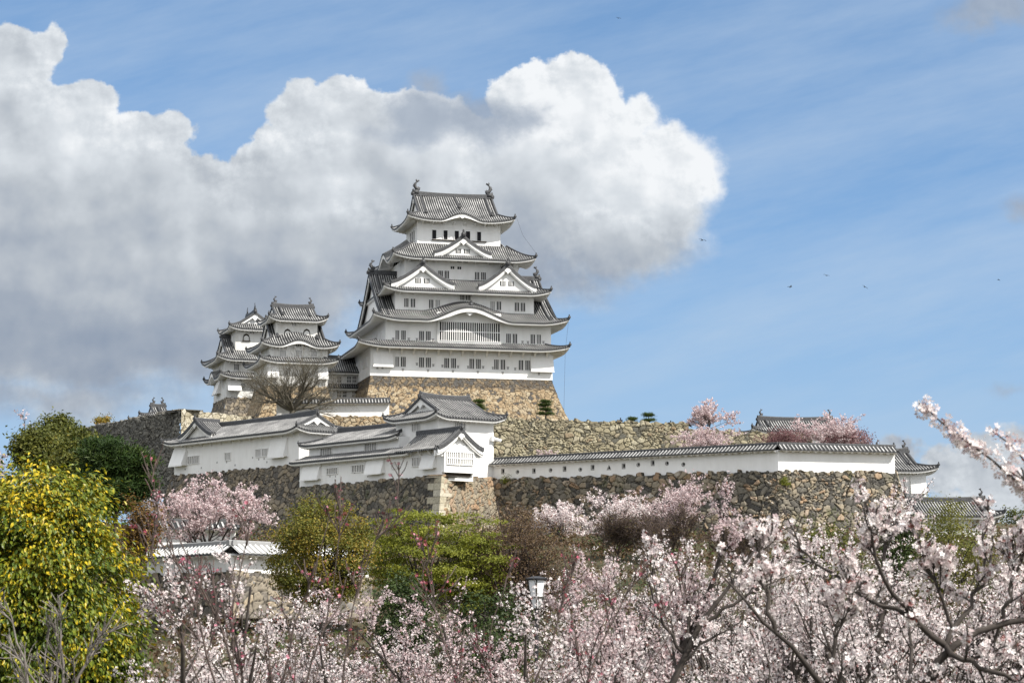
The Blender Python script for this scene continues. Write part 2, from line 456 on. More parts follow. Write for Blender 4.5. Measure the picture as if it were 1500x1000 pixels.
def ornament(mb, p, s=1.0, T=ID):
    """demon-tile upright at a ridge end"""
    x, y, z = p
    poly = [(-.34, 0), (-.42, .35), (-.30, .62), (-.12, .72), (-.08, 1.15), (.08, 1.15), (.12, .72), (.30, .62), (.42, .35), (.34, 0)]
    mb.prism([(a * s, b * s) for a, b in poly], -.16 * s, .16 * s, lambda a, d, b: T(x + a, y + d, z + b))
    mb.prism([(a * s, b * s) for a, b in poly], -.16 * s, .16 * s, lambda a, d, b: T(x + d, y + a, z + b * .9))

def shachi(p, s, flip, parent, along='x'):
    """dolphin-like fish ornament: head down on the ridge, body arching up, forked tail on top"""
    mb = MB()
    sg = -1 if flip else 1
    def Q(a, b, c=0.0):
        return (p[0] + sg * a * s, p[1] + c * s, p[2] + b * s) if along == 'x' else (p[0] + c * s, p[1] + sg * a * s, p[2] + b * s)
    path = [(.62, .05), (.40, .22), (.14, .34), (-.06, .60), (-.10, .95), (.04, 1.28), (.26, 1.48)]
    rad = [.20, .30, .32, .27, .21, .14, .07]
    k = 8; vs = []; fs = []
    for i, ((a, b), r) in enumerate(zip(path, rad)):
        da = path[min(i + 1, 6)][0] - path[max(i - 1, 0)][0]; db = path[min(i + 1, 6)][1] - path[max(i - 1, 0)][1]
        L = math.hypot(da, db); na, nb = -db / L, da / L
        for j in range(k):
            t = 2 * math.pi * j / k
            vs.append(Q(a + na * r * math.cos(t), b + nb * r * math.cos(t), .75 * r * math.sin(t)))
    for i in range(6):
        for j in range(k):
            q = (j + 1) % k; fs.append((i * k + j, (i + 1) * k + j, (i + 1) * k + q, i * k + q))
    fs += [tuple(range(k)), tuple(range(7 * k - 1, 6 * k - 1, -1))]
    mb.add(vs, fs)
    def fin(poly, th=.05): mb.prism(poly, -th, th, lambda a, d, b: Q(a, b, d))
    fin([(.10, 1.34), (-.02, 1.72), (.16, 1.92), (.22, 1.66), (.52, 1.78), (.62, 1.55), (.36, 1.40), (.24, 1.30)])
    fin([(-.30, .55), (-.52, .72), (-.34, .80), (-.46, 1.02), (-.28, 1.05), (-.30, 1.28), (-.02, 1.1), (-.16, .6)])
    fin([(.35, .45), (.50, .72), (.62, .50), (.78, .52), (.66, .2)])
    mb.box(p[0] - .45 * s, p[0] + .45 * s, p[1] - .3 * s, p[1] + .3 * s, p[2] - .55 * s, p[2] + .08 * s)
    return mb.build('ridge_ornament', 'ridge_tile', parent, smooth=True)

def hip_roof(parent, x0, x1, y0, y1, ze, prof, run, runx, tg=1.0, lift=.8, LR=5.0, bumps=(), sides='flbr', pitch=.40,
             oh=2.2, mat='tile', gable=False, thick=.20, rafter=.55, orn=1.0, kudari=0.0, gh_inset=.45, name='roof', plaster='plaster',
             fish=0.0, midridge=None):
    """hipped tile roof (skirt when gable=False, hip-and-gable when gable=True) as part 'roof' with sub-parts eaves and ridge.
    prof(t): height above eave, t=0 eave .. 1 top; run: plan depth for t=1; side slopes rise to tg over runx"""
    W_, D_ = x1 - x0, y1 - y0
    def lf(d, L): return lift * max(0.0, 1 - d / LR) ** 2
    def bump(side, u):
        h = 0.0
        for sd_, c, hw, A in bumps:
            if sd_ == side and abs(u - c) < hw: h += A * (.5 + .5 * math.cos(math.pi * (u - c) / hw)) ** .85
        return h
    def bdec(t): return max(0., 1 - 1.05 * t) ** .7 if gable else 1 - .3 * t
    def side_geo(side):
        """returns (length, fn(u,t)->(x,y,zbase), tmax(u))"""
        if side in 'fb':
            L = W_
            def tm(u):
                d = min(u, L - u)
                if d < runx: return max(d, 0) / runx * tg
                return 1.0
            def fn(u, t):
                d = min(u, L - u)
                z = ze + prof(t) + lf(d * (run * tg / runx), L) * (1 - t) + bump(side, u) * bdec(t)
                return (x0 + u, y0 + t * run, z) if side == 'f' else (x1 - u, y1 - t * run, z)
        else:
            L = D_
            def tm(u):
                d = min(u, L - u)
                return tg * min(1.0, max(d, 0) / (tg * run))
            def fn(u, t):
                d = min(u, L - u)
                z = ze + prof(t) + lf(d, L) * (1 - t) + bump(side, u) * bdec(t)
                return (x0 + t / tg * runx, y1 - u, z) if side == 'l' else (x1 - t / tg * runx, y0 + u, z)
        return L, fn, tm
    rm = MB(); em = MB(); gm = MB()
    for side in sides:
        L, fn, tm = side_geo(side)
        n = max(4, int(round(L / pitch))); p = L / n
        us, hs, ph = [], [], []
        for i in range(n):
            for a, h in RIB: us.append((i + a) * p); hs.append(h); ph.append(i + a)
        us.append(L); hs.append(0); ph.append(n)
        if side in 'fb' and gable:      # keep the gable break sharp
            pass
        nr = 7 if not gable else 10
        cols, uvs = [], []
        Ls = math.hypot(run, prof(1.0))
        for u, h, k in zip(us, hs, ph):
            T_ = tm(u); c, q = [], []
            x, y, z = fn(u, 0)
            c.append((x, y, z - .22)); q.append((k, -3.0))
            for j in range(nr):
                t = T_ * j / (nr - 1)
                x, y, z = fn(u, t)
                c.append((x, y, z + .12 * h)); q.append((k, t * Ls / .34 + .05))
            cols.append(c); uvs.append(q)
        rm.grid(cols, uvs)
        # soffit with plastered rafters
        ne = max(6, int(round(L / rafter)))
        eu = []
        for i in range(ne):
            for a, h in ((0, 0), (.28, 0), (.29, 1), (.71, 1), (.72, 0)): eu.append(((i + a) * L / ne, h))
        eu.append((L, 0))
        ec = []
        for u, h in eu:
            x, y, z = fn(u, 0)
            bz = bump(side, u)
            zt = z - .22 - thick
            c0 = np.array([x, y, z])
            inn = {'f': (0, 1), 'b': (0, -1), 'l': (1, 0), 'r': (-1, 0)}[side]
            a0 = .10
            xi = min(max(x + inn[0] * (oh + .05), x0 + oh), x1 - oh) if W_ > 2 * oh else x + inn[0] * oh
            yi = min(max(y + inn[1] * (oh + .05), y0 + oh), y1 - oh) if D_ > 2 * oh else y + inn[1] * oh
            zi = z - lf(min(u, L - u), L) * .75 - .22 - thick + .22 * oh
            hr = .16 * h * (1 if bz < .3 else 0)
            fx, fy = x + inn[0] * a0, y + inn[1] * a0
            ec.append([(x + inn[0] * .02, y + inn[1] * .02, z - .21), (fx, fy, z - .23), (fx, fy, zt - min(.45, bz * .3)),
                       (x + inn[0] * .35, y + inn[1] * .35, zt + .03 - min(.45, bz * .3) * .5 - hr), (xi, yi, zi - hr)])
        em.grid(ec)
    roof = rm.build(name, mat, parent)
    em.build('eaves', plaster, roof)
    # ridges: every ridge a mesh of its own
    rds = []
    def nr(nm='hip_ridge'):
        rds.append((nm, MB())); return rds[-1][1]
    corners = []
    for cx, sx, L1 in ((x0, 1, 'l'), (x1, -1, 'r')):
        for cy, sy, L2 in ((y0, 1, 'f'), (y1, -1, 'b')):
            if L1 in sides and L2 in sides:
                pts = []
                for j in range(9):
                    t = tg * j / 8
                    d = t * run
                    pts.append((cx + sx * t / tg * runx, cy + sy * d, ze + prof(t) + lf(d, 0) * (1 - t) + .12))
                rd = nr(); rd.sweep(pts, ridge_prof(.36, .42))
                ornament(rd, (pts[0][0], pts[0][1], pts[0][2] - .05), .62 * orn)
    if gable:
        xa, xb = x0 + runx, x1 - runx
        ym, zr = (y0 + y1) / 2, ze + prof(1.0)
        pts = [(xa - .1 + (xb - xa + .2) * i / 8, ym, zr + .25 + .22 * (abs(i - 4) / 4) ** 2) for i in range(9)]
        rm_ = nr('main_ridge'); rm_.sweep(pts, ridge_prof(.62, .8))
        for sg, xg in ((1, xa), (-1, xb)):
            ornament(rm_, (xg - sg * .1, ym, zr + .0), 1.0 * orn)
            for fr in (1, -1):
                if ('f' if fr > 0 else 'b') not in sides: continue
                ya = y0 if fr > 0 else y1
                curve = [(xg, ya + fr * t * run, ze + prof(t)) for t in np.linspace(tg * .92, 1.0, 10)]
                # verge roll and descending ridge
                nr('verge').sweep([(x, y, z + .1) for x, y, z in curve], ridge_prof(.42, .36))
                if kudari > 0:
                    ts = np.linspace(tg * kudari, 1.0, 10)
                    c2 = [(xg + sg * 1.15, ya + fr * t * run, ze + prof(t) + .12) for t in ts]
                    rd = nr('descending_ridge'); rd.sweep(c2, ridge_prof(.40, .5))
                    ornament(rd, (c2[0][0], c2[0][1] - fr * .1, c2[0][2] - .05), .75 * orn)
            # gable wall and bargeboards
            gm = MB()
            ts = np.linspace(tg, 1.0, 10)
            half = [(y0 + t * run, ze + prof(t)) for t in ts]
            full = half + [(y1 - (y - y0), z) for y, z in half[-2::-1]]
            poly = [(y, z - .2) for y, z in full]
            xw = xg + sg * gh_inset
            gm.prism(poly + [(full[-1][0], full[0][1] - .8), (full[0][0], full[0][1] - .8)], 0, sg * .3, lambda a, d, b, xw=xw: (xw + d, a, b))
            for lo, dp in ((.55, .12),):
                bp = [(y, z - .06) for y, z in full] + [(y, z - lo - .10 * (1 - abs(y - ym) / (D_ / 2))) for y, z in full[::-1]]
                for i in range(len(full) - 1):
                    qa = [bp[i], bp[i + 1], bp[len(bp) - 2 - i], bp[len(bp) - 1 - i]]
                    gm.prism(qa, -sg * .02, sg * .16, lambda a, d, b, xg=xg: (xg + d, a, b))
            gm.prism([(ym - .35, zr - .65), (ym - .5, zr - 1.0), (ym - .2, zr - 1.25), (ym, zr - 1.5), (ym + .2, zr - 1.25), (ym + .5, zr - 1.0), (ym + .35, zr - .65)],
                     -.1 * sg, .2 * sg, lambda a, d, b, xg=xg: (xg + d, a, b))
            gm.build('gable_wall', plaster, roof)
        if fish:
            shachi((xa + .35, ym, zr + .85), fish, False, roof)
            shachi((xb - .35, ym, zr + .85), fish, True, roof)
    elif tg == 1.0:
        # plaster flashing strip where the skirt meets the wall above
        z = ze + prof(1.0)
    if midridge is not None:
        u, t0 = midridge
        L, fn, tm = side_geo('f')
        pts = [fn(u, t) for t in np.linspace(t0, 1, 8)]
        rd = nr('descending_ridge'); rd.sweep([(x, y, z + .12) for x, y, z in pts], ridge_prof(.36, .45))
        ornament(rd, (pts[0][0], pts[0][1] - .1, pts[0][2] + .05), .8 * orn)
    for nm, m_ in rds: m_.build(nm, 'ridge_tile', roof)
    return roof

def dormer(parent, xc, hw, zb, za, yf, yb, T=ID, mat='tile', pitch=.40, wins=True, board=.5, name='dormer_gable', orn=1.0, inset=.7, left=1.0, plaster='plaster', wz=None):
    """triangular gable with curved tile slopes; canonical: faces -y; part with sub-parts gable_wall, ridge, window"""
    H = za - zb
    def pf(t): return za - H * (t * (1.32 - .32 * t)) + .22 * max(0, t - .8) / .2 * .6
    mb = MB(); n = max(3, int(round((yb - yf) / pitch))); p = (yb - yf) / n
    for sg in (-1, 1):
        cols, uvs = [], []
        Ls = math.hypot(hw, H)
        for i in range(n + 1):
            for a, h in (RIB if i < n else [(0, 0)]):
                y = yf + (i + a) * p
                c, q = [], []
                for j in range(9):
                    t = j / 8
                    c.append(T(xc + sg * hw * t, y, pf(t) + .12 * h)); q.append((i + a, t * Ls / .34))
                c.append(T(xc + sg * hw, y, pf(1) - .14)); q.append((i + a, -3.0))
                cols.append(c); uvs.append(q)
        mb.grid(cols, uvs, flip=(sg < 0))
    g = mb.build(name, mat, parent)
    w = MB(); rd = MB()
    ts = np.linspace(0, 1, 11)
    full = [(xc - hw * t, pf(t)) for t in ts[::-1]] + [(xc + hw * t, pf(t)) for t in ts[1:]]
    # wall
    w.prism([(x, z - .25) for x, z in full] + [(xc + hw, zb - .8), (xc - hw, zb - .8)], yf + inset, yf + inset + .3, lambda a, d, b: T(a, d, b))
    # bargeboards
    for i in range(len(full) - 1):
        (xa, z0), (xb, z1) = full[i], full[i + 1]
        k0 = board * (1.15 - .3 * (1 - abs(xa - xc) / hw)); k1 = board * (1.15 - .3 * (1 - abs(xb - xc) / hw))
        w.prism([(xa, z0 - .10), (xb, z1 - .10), (xb, z1 - .10 - k1), (xa, z0 - .10 - k0)], yf + .04, yf + .24, lambda a, d, b: T(a, d, b))
        # second, inner board
        w.prism([(xa, z0 - .10 - k0 * .9), (xb, z1 - .10 - k1 * .9), (xb, z1 - .22 - k1 * 1.25), (xa, z0 - .22 - k0 * 1.25)], yf + .16, yf + .42, lambda a, d, b: T(a, d, b))
    s = min(1.0, H / 3.0)
    w.prism([(xc - .30 * s, za - .55 * s), (xc - .62 * s, za - .95 * s), (xc - .25 * s, za - 1.15 * s), (xc, za - 1.5 * s), (xc + .25 * s, za - 1.15 * s), (xc + .62 * s, za - .95 * s), (xc + .30 * s, za - .55 * s)],
            yf - .06, yf + .1, lambda a, d, b: T(a, d, b))
    w.build('gable_wall', plaster, g)
    # verge rolls + ridge
    for sg in (-1, 1):
        rd = MB()
        rd.sweep([T(xc + sg * hw * t, yf + .14, pf(t) + .14) for t in np.linspace(0, 1.0, 10)], ridge_prof(.42, .52))
        rd.sweep([T(xc + sg * hw * t, yf + .75, pf(t) + .12) for t in np.linspace(0.02, .96, 10)], ridge_prof(.34, .34))
        ornament(rd, (xc + sg * hw * .97, yf + .75, pf(.97)), .55 * orn, T)
        rd.build('verge', 'ridge_tile', g)
    rd = MB()
    rd.sweep([T(xc, yf - .05, za + .28), T(xc, yf + .5 * (yb - yf), za + .22), T(xc, yb, za + .22)], ridge_prof(.5, .62))
    ornament(rd, (xc, yf - .02, za + .10), 1.05 * orn, T)
    rd.build('ridge', 'ridge_tile', g)
    if wins:
        zc = zb + H * .20 if wz is None else wz
        for sx in (-1, 1):
            ww = MB()
            cx = xc + sx * min(.75, hw * .16)
            hwid, hh = min(.48, hw * .095), min(.42, H * .125)
            ww.box(cx - hwid, cx + hwid, yf + inset - .05, yf + inset, zc - hh, zc + hh, T, mi=0)
            for i in range(1, 4):
                x = cx - hwid + 2 * hwid * i / 4
                ww.box(x - .045, x + .045, yf + inset - .10, yf + inset - .052, zc - hh, zc + hh, T, mi=1)
            ww.build('window', ['dark', 'plaster'], g)
    return g

def window(parent, x0, x1, z0, z1, y, bars=3, T=ID, name='window', frame=True, bw=.075, mid=False, pane='dark'):
    """lattice window: flat dark panel painted for the shaded opening, upright plaster bars"""
    m = MB(); m.box(x0, x1, y - .03, y + .02, z0, z1, T)
    w = m.build(name, pane, parent)
    l = MB()
    for i in range(bars):
        x = x0 + (x1 - x0) * (i + 1) / (bars + 1)
        l.box(x - bw / 2, x + bw / 2, y - .13, y - .032, z0, z1, T)
    if frame:
        l.box(x0 - .08, x0, y - .15, y - .003, z0 - .08, z1 + .08, T); l.box(x1, x1 + .08, y - .15, y - .003, z0 - .08, z1 + .08, T)
        l.box(x0 - .003, x1 + .003, y - .147, y - .005, z1, z1 + .077, T); l.box(x0 - .003, x1 + .003, y - .147, y - .005, z0 - .077, z0, T)
    if mid: l.box(x0, x1, y - .14, y - .033, (z0 + z1) / 2 - .06, (z0 + z1) / 2 + .06, T)
    if l.v: l.build('lattice', 'plaster', w)
    return w

def walls(parent, x0, x1, y0, y1, z0, z1, name='wall', mat='plaster', flare=0.0):
    m = MB()
    if flare:
        vs = [(x0 - flare, y0 - flare, z0), (x1 + flare, y0 - flare, z0), (x1 + flare, y1 + flare, z0), (x0 - flare, y1 + flare, z0),
              (x0, y0, z1), (x1, y0, z1), (x1, y1, z1), (x0, y1, z1)]
        m.add(vs, [(0, 1, 5, 4), (1, 2, 6, 5), (2, 3, 7, 6), (3, 0, 4, 7), (4, 5, 6, 7), (3, 2, 1, 0)])
    else: m.box(x0, x1, y0, y1, z0, z1)
    return m.build(name, mat, parent)

def stone_drop(parent, x0, x1, z0, z1, y, dep=.9, T=ID, name='stone_drop'):
    """ishi-otoshi: a box whose face leans out from the wall over the stone base"""
    m = MB()
    m.prism([(y + .02, z1), (y - .12, z1), (y - dep, z0), (y - dep, z0 - .12), (y + .02, z0 - .12)], x0, x1, lambda a, d, b: T(d, a, b))
    m.box(x0 - .06, x1 + .06, y - dep - .07, y - dep + .16, z0 - .28, z0 - .13, T)
    return m.build(name, 'plaster', parent)

def bracket_mesh(mb, x, y, z, oh, T=ID, s=1.0):
    """curved plaster strut from wall to eave"""
    poly = [(0, 0), (-.10, 0), (-.42 * oh, .55 * s), (-.75 * oh, .82 * s), (-.75 * oh, 1.05 * s), (0, 1.05 * s)]
    mb.prism([(y + a, z + b) for a, b in poly], x - .14, x + .14, lambda a, d, b: T(d, a, b))

# ------------------------------------------------------------------ stone walls
RS = np.random.RandomState(7)
JX = RS.rand(256, 256); JY = RS.rand(256, 256); JT = RS.rand(256, 256)
def voro(u, v, su, sv):
    a, b = u / su, v / sv
    ia, ib = np.floor(a).astype(int), np.floor(b).astype(int)
    f1 = np.full(u.shape, 9.); f2 = np.full(u.shape, 9.); tone = np.zeros(u.shape)
    for di in (-1, 0, 1):
        for dj in (-1, 0, 1):
            ci, cj = ia + di, ib + dj
            jx = .08 + .84 * JX[ci % 256, cj % 256] + .5 * (cj % 2); jy = .12 + .76 * JY[ci % 256, cj % 256]
            d = np.hypot(a - (ci + jx - .25), b - (cj + jy))
            tn = JT[ci % 256, cj % 256]
            new1 = d < f1
            f2 = np.where(new1, f1, np.minimum(f2, d))
            tone = np.where(new1, tn, tone); f1 = np.minimum(f1, d)
    return f2 - f1, tone

def stone_wall(name, mat, patches, parent=None, size=(.8, .62), res=.13, relief=.16, tone_fn=None, cap=2.5, seed=0):
    """patches: list of (TL, TR, BL, BR, bow) quads in space; each face is modelled stone by stone"""
    V, Fc, TN, GP = [], [], [], []; base = 0
    for k, (TL, TR, BL, BR, bow) in enumerate(patches):
        TL, TR, BL, BR = [np.array(p, float) for p in (TL, TR, BL, BR)]
        Lw = max(np.linalg.norm(TR - TL), np.linalg.norm(BR - BL)); Lh = max(np.linalg.norm(TL - BL), np.linalg.norm(TR - BR))
        nu, nv = max(2, int(Lw / res)), max(2, int(Lh / res))
        U, Vv = np.meshgrid(np.linspace(0, 1, nu + 1), np.linspace(0, 1, nv + 1), indexing='ij')   # v: 0 bottom
        top = TL + (TR - TL) * U[..., None]; bot = BL + (BR - BL) * U[..., None]
        vv = Vv[..., None]
        w = vv + bow * vv * (1 - vv)                 # bow>0: steeper towards the top
        plan = bot + (top - bot) * w
        pos = plan.copy(); pos[..., 2] = (bot + (top - bot) * vv)[..., 2]
        n = np.cross(TR - TL, TL - BL); n /= np.linalg.norm(n)
        su = U * Lw + 37.3 * k + 11.7 * seed; sv = Vv * Lh + 17.1 * k + 5.3 * seed
        su2 = su + .22 * np.sin(sv * 2.1 + 1.3 * np.sin(su * .9)); sv2 = sv + .18 * np.sin(su * 1.7 + sv * .6)
        g, tn = voro(su2, sv2, *size)
        gb, tb = voro(su2 * 1.0 + 71.3, sv2 + 40.1, size[0] * 3.1, size[1] * 2.7)      # patches of smaller stones
        gs, ts = voro(su2 + 13.7, sv2 + 8.9, size[0] * .58, size[1] * .55)
        pick = tb > .62
        g = np.where(pick, np.minimum(gs * .8, gb * 2.2), np.minimum(g, gb * 3.5)); tn = np.where(pick, ts, tn)
        h = np.clip(g / .26, 0, 1) ** .42 - .12 * np.sin(su2 * 2.3 + tn * 9) * np.clip(g, 0, .5)
        h = relief * (h - .55) + relief * .7 * (tn - .5) * np.clip(g / .12, 0, 1)
        pos = pos + n * h[..., None]
        pos[..., -1, 2] += relief * 1.0 * (np.sin(su[..., -1] * 3.1) * .5 + (tn[..., -1] - .5) * 1.6)
        # back edge of the top
        back = pos[:, -1, :] - n * np.array([1, 1, 0]) * cap
        pos = np.concatenate([pos, back[:, None, :]], axis=1)
        tn = np.concatenate([tn, tn[:, -1:]], axis=1); g = np.concatenate([g, g[:, -1:]], axis=1)
        if tone_fn is not None: tn = tone_fn(tn, U, Vv, k)if tn.shape == U.shape else np.concatenate([tone_fn(tn[:, :-1], U, Vv, k), tn[:, -1:]], axis=1)
        nr = nv + 2
        i, j = np.meshgrid(np.arange(nu), np.arange(nr - 1), indexing='ij')
        q = np.stack([i * nr + j, (i + 1) * nr + j, (i + 1) * nr + j + 1, i * nr + j + 1], -1).reshape(-1, 4) + base
        V.append(pos.reshape(-1, 3)); Fc.append(q); TN.append(tn.ravel()); GP.append(g.ravel()); base += pos.shape[0] * pos.shape[1]
    V = np.concatenate(V); Fc = np.concatenate(Fc)
    me = np_mesh(name, V, Fc)
    for an, arr in (('tone', TN), ('gap', GP)):
        at = me.attributes.new(an, 'FLOAT', 'POINT'); at.data.foreach_set('value', np.concatenate(arr).astype(np.float32))
    return link(name, me, mat, parent)

def np_mesh(name, V, Fc, smooth=False):
    """V (n,3), Fc (m,k) uniform polygons"""
    me = bpy.data.meshes.new(name)
    m, k = Fc.shape
    me.vertices.add(len(V)); me.vertices.foreach_set('co', np.ascontiguousarray(V, dtype=np.float32).ravel())
    me.loops.add(m * k); me.loops.foreach_set('vertex_index', np.ascontiguousarray(Fc, dtype=np.int32).ravel())
    me.polygons.add(m)
    me.polygons.foreach_set('loop_start', np.arange(0, m * k, k, dtype=np.int32))
    me.polygons.foreach_set('loop_total', np.full(m, k, dtype=np.int32))
    me.polygons.foreach_set('use_smooth', np.full(m, bool(smooth)))
    me.update(calc_edges=True)
    return me
# ------------------------------------------------------------------ castle
def sub_transform(o, mat):
    o.data.transform(mat); o.data.update()
    for c in [x for x in bpy.data.objects if x.parent == o]: sub_transform(c, mat)
ROT90 = Matrix.Rotation(math.pi / 2, 4, 'Z')
def conc(H, a=.72): return lambda t: H * (a * t + (1 - a) * t * t)
def powr(H, p): return lambda t: H * (.15 * t + .85 * t ** p)
def win_px(fr, parent, xa, xb, ya, yb, yl, bars=3, **k):
    cx, cy = (xa + xb) / 2, (ya + yb) / 2
    x0, x1 = fr.X(xa, cy, yl), fr.X(xb, cy, yl); z0, z1 = fr.Z(cx, yb, yl), fr.Z(cx, ya, yl)
    return window(parent, x0, x1, z0, z1, yl, bars, **k)
def bracket_row(parent, xs, y, z, oh, s=1.0):
    first = None
    for x in xs:
        if first is None:
            m = MB(); bracket_mesh(m, 0, 0, 0, oh, s=s); first = m.build('bracket', 'plaster', parent); first.location = (x, y, z)
        else: copy_child(first, parent, (x, y, z))

def main_keep():
    K = Frame(543, 549, 345, 14)
    r = K.root('castle_keep')
    tag(r, 'tallest white tower with five tiers of grey tile roofs on ochre stone base', 'castle keep')
    X, Z = K.X, K.Z
    YB = 24.5
    yf = [0, .6, 2.6, 4.8, 7.0]
    xs = [(X(543, 530), X(808, 530)), (X(565, 480, .6), X(807, 480, .6)), (X(579, 440, 2.6), X(782, 440, 2.6)),
          (X(593, 395, 4.8), X(759, 395, 4.8)), (X(612, 340, 7.0), X(732, 340, 7.0))]
    oh = [2.6, 2.6, 2.5, 2.6, 2.25]
    ze = [Z(683, 508.5, -oh[0]), Z(600, 466.5, yf[1] - oh[1]), Z(688, 427, yf[2] - oh[2]), Z(680, 378.5, yf[3] - oh[3]), Z(650, 321, yf[4] - oh[4])]
    # walls
    z0 = 0.0
    for k in range(5):
        walls(r, xs[k][0], xs[k][1], yf[k], YB - yf[k], z0, ze[k] + .15)
        z0 = ze[k] + .2
    # proud band added to the first storey, its top shaped to the eave shadow's edge
    m = MB(); m.box(xs[0][0] - .12, xs[0][1] + .12, -.12, YB + .12, -.1, Z(683, 541)); m.build('wall', 'plaster', r)
    def rect(k, e=0): return xs[k][0] - oh[k] - e, xs[k][1] + oh[k] + e, yf[k] - oh[k] - e, YB - yf[k] + oh[k] + e
    # roof 1
    a = rect(0); H = Z(683, 501.5, yf[1]) - ze[0]
    hip_roof(r, *a, ze[0], conc(H, .85), oh[0] + yf[1], 3.6, lift=.75, oh=oh[0])
    # roof 2: great hip-and-gable
    a = rect(1); run = (a[3] - a[2]) / 2
    zr = K.Z(538, 398.5, YB / 2) - ze[1] - .35
    t3 = (yf[2] - a[2]) / run; h3 = Z(600, 454, yf[2]) - ze[1]
    p = max(1.05, math.log(max(.01, (h3 / zr - .15 * t3) / .85)) / math.log(t3))
    xg = X(541, 398.5, YB / 2)
    rx = xg - a[0]
    xc2 = X(689, 470, a[2])
    hip_roof(r, *a, ze[1], powr(zr, p), run, rx, tg=rx / run * .95, lift=.9, oh=oh[1], gable=True, kudari=1.05, gh_inset=.8, fish=.95,
             bumps=[('f', xc2, 7.6, 2.35)][0:0] or [('f', xc2 - a[0], 7.6, 2.4)])
    def tymp(xc, hw, A, y, z, s=1.0):
        q = [(xc + hw * u, z + A * .80 * (.5 + .5 * math.cos(math.pi * u)) ** .85 - .12) for u in np.linspace(-.86, .86, 25)]
        m = MB(); m.prism(q + [(xc + hw * .86, z - 1.0), (xc - hw * .86, z - 1.0)], y, y + .35, ID); m.build('gable_wall', 'plaster', r)
        # carved pendant hanging under the undulating gable
        m = MB(); zt = z + A - .62
        m.prism([(xc + a * s, zt + b * s) for a, b in [(-1.3, 0), (-1.45, -.25), (-.8, -.35), (-.35, -.75), (0, -.95), (.35, -.75), (.8, -.35), (1.45, -.25), (1.3, 0)]],
                y - 2.2, y - 2.0, ID); m.build('pendant', 'plaster', r)
    tymp(xc2, 7.6, 2.4, yf[1] - .02, ze[1] + .1)
    m = MB(); x_ = X(689.5, 446, .2); z_ = Z(690, 448, .5)
    ornament(m, (x_, -.2, z_ - .2), .95); m.build('ridge_ornament', 'ridge_tile', r)
    # roof 3 with twin gables
    a = rect(2); H = Z(680, 410.5, yf[3]) - ze[2]
    hip_roof(r, *a, ze[2], conc(H, .8), oh[2] + yf[3] - yf[2], 3.9, lift=.75, oh=oh[2])
    yd = a[2] + .55
    for ax, ay, bl, br, by in ((620, 386, 568, 660.5, 417), (744, 388, 705, 789, 422)):
        xl, xr = X(bl, by, yd), X(br, by, yd)
        dormer(r, X(ax, ay, yd), (xr - xl) / 2, Z((bl + br) / 2, by - 1, yd), Z(ax, ay + 1, yd), yd, yf[3] + .3, board=.62)
    # roof 4 with one gable, undulating gable on the west flank
    a = rect(3); H = Z(670, 358.5, yf[4]) - ze[3]
    hip_roof(r, *a, ze[3], conc(H, .8), oh[3] + yf[4] - yf[3], 4.2, lift=.75, oh=oh[3], bumps=[('l', (a[3] - a[2]) / 2, 4.6, 1.9), ('r', (a[3] - a[2]) / 2, 4.6, 1.9)])
    yd = a[2] + .55
    xl, xr = X(637.5, 372, yd), X(721, 373.5, yd)
    dormer(r, X(679, 347, yd), (xr - xl) / 2, Z(679, 372, yd), Z(679, 347, yd), yd, yf[4] + .3, board=.6)
    # roof 5, top
    a = rect(4); run = (a[3] - a[2]) / 2
    zr = Z(660, 284.5, YB / 2) - ze[4] - .5
    xg = X(606, 283, YB / 2); rx = xg - a[0]
    xc5 = X(677.5, 320, a[2])
    hip_roof(r, *a, ze[4], powr(zr, 1.25), run, rx, tg=min(.55, rx / run), lift=.75, oh=oh[4], gable=True, kudari=.85, fish=1.12,
             bumps=[('f', xc5 - a[0], 3.9, 1.25)], midridge=(xc5 - a[0], .35))
    tymp(xc5, 3.9, 1.25, yf[4] - .02, ze[4] + .1, .5)
    # shachihoko pads aside, struts under the lowest eave
    nb = 15
    bracket_row(r, [xs[0][0] + 1.0 + i * (xs[0][1] - xs[0][0] - 2.0) / (nb - 1) for i in range(nb)], -.02, ze[0] - 1.25, 1.9, 1.1)
    for k, s in ((2, .55), (3, .55), (4, .4)):
        n = 12 - k
        bracket_row(r, [xs[k][0] + .8 + i * (xs[k][1] - xs[k][0] - 1.6) / (n - 1) for i in range(n)], yf[k] - .01, ze[k] - .62, 1.2, s)
    # stone drops at the first-storey corners
    stone_drop(r, X(546, 530), X(575, 532), Z(560, 535.5), Z(560, 512), 0, .75)
    stone_drop(r, X(777, 540), X(810, 542), Z(790, 543), Z(790, 520), 0, .75)
    # windows: (zoom coords of the photo study)
    q = lambda zx: 480 + zx / 3.75
    w = lambda zy: 420 + zy / 3.75
    for i, (x0, x1) in enumerate([(372, 391), (402, 428), (502, 528), (540, 566), (640, 666), (678, 704), (778, 803), (815, 840), (914, 938), (950, 974), (1049, 1073), (1085, 1109)]):
        dy = (x0 - 400) / 680 * 19
        win_px(K, r, q(x0), q(x1), w(385 + dy), w(439 + dy), 0, 2)
    for i, (x0, x1) in enumerate([(372, 392), (404, 428), (502, 528), (540, 565), (980, 1005), (1016, 1040), (1114, 1138), (1150, 1170)]):
        dy = (x0 - 400) / 720 * 22
        win_px(K, r, q(x0), q(x1), w(240 + dy), w(292 + dy), yf[1], 2)
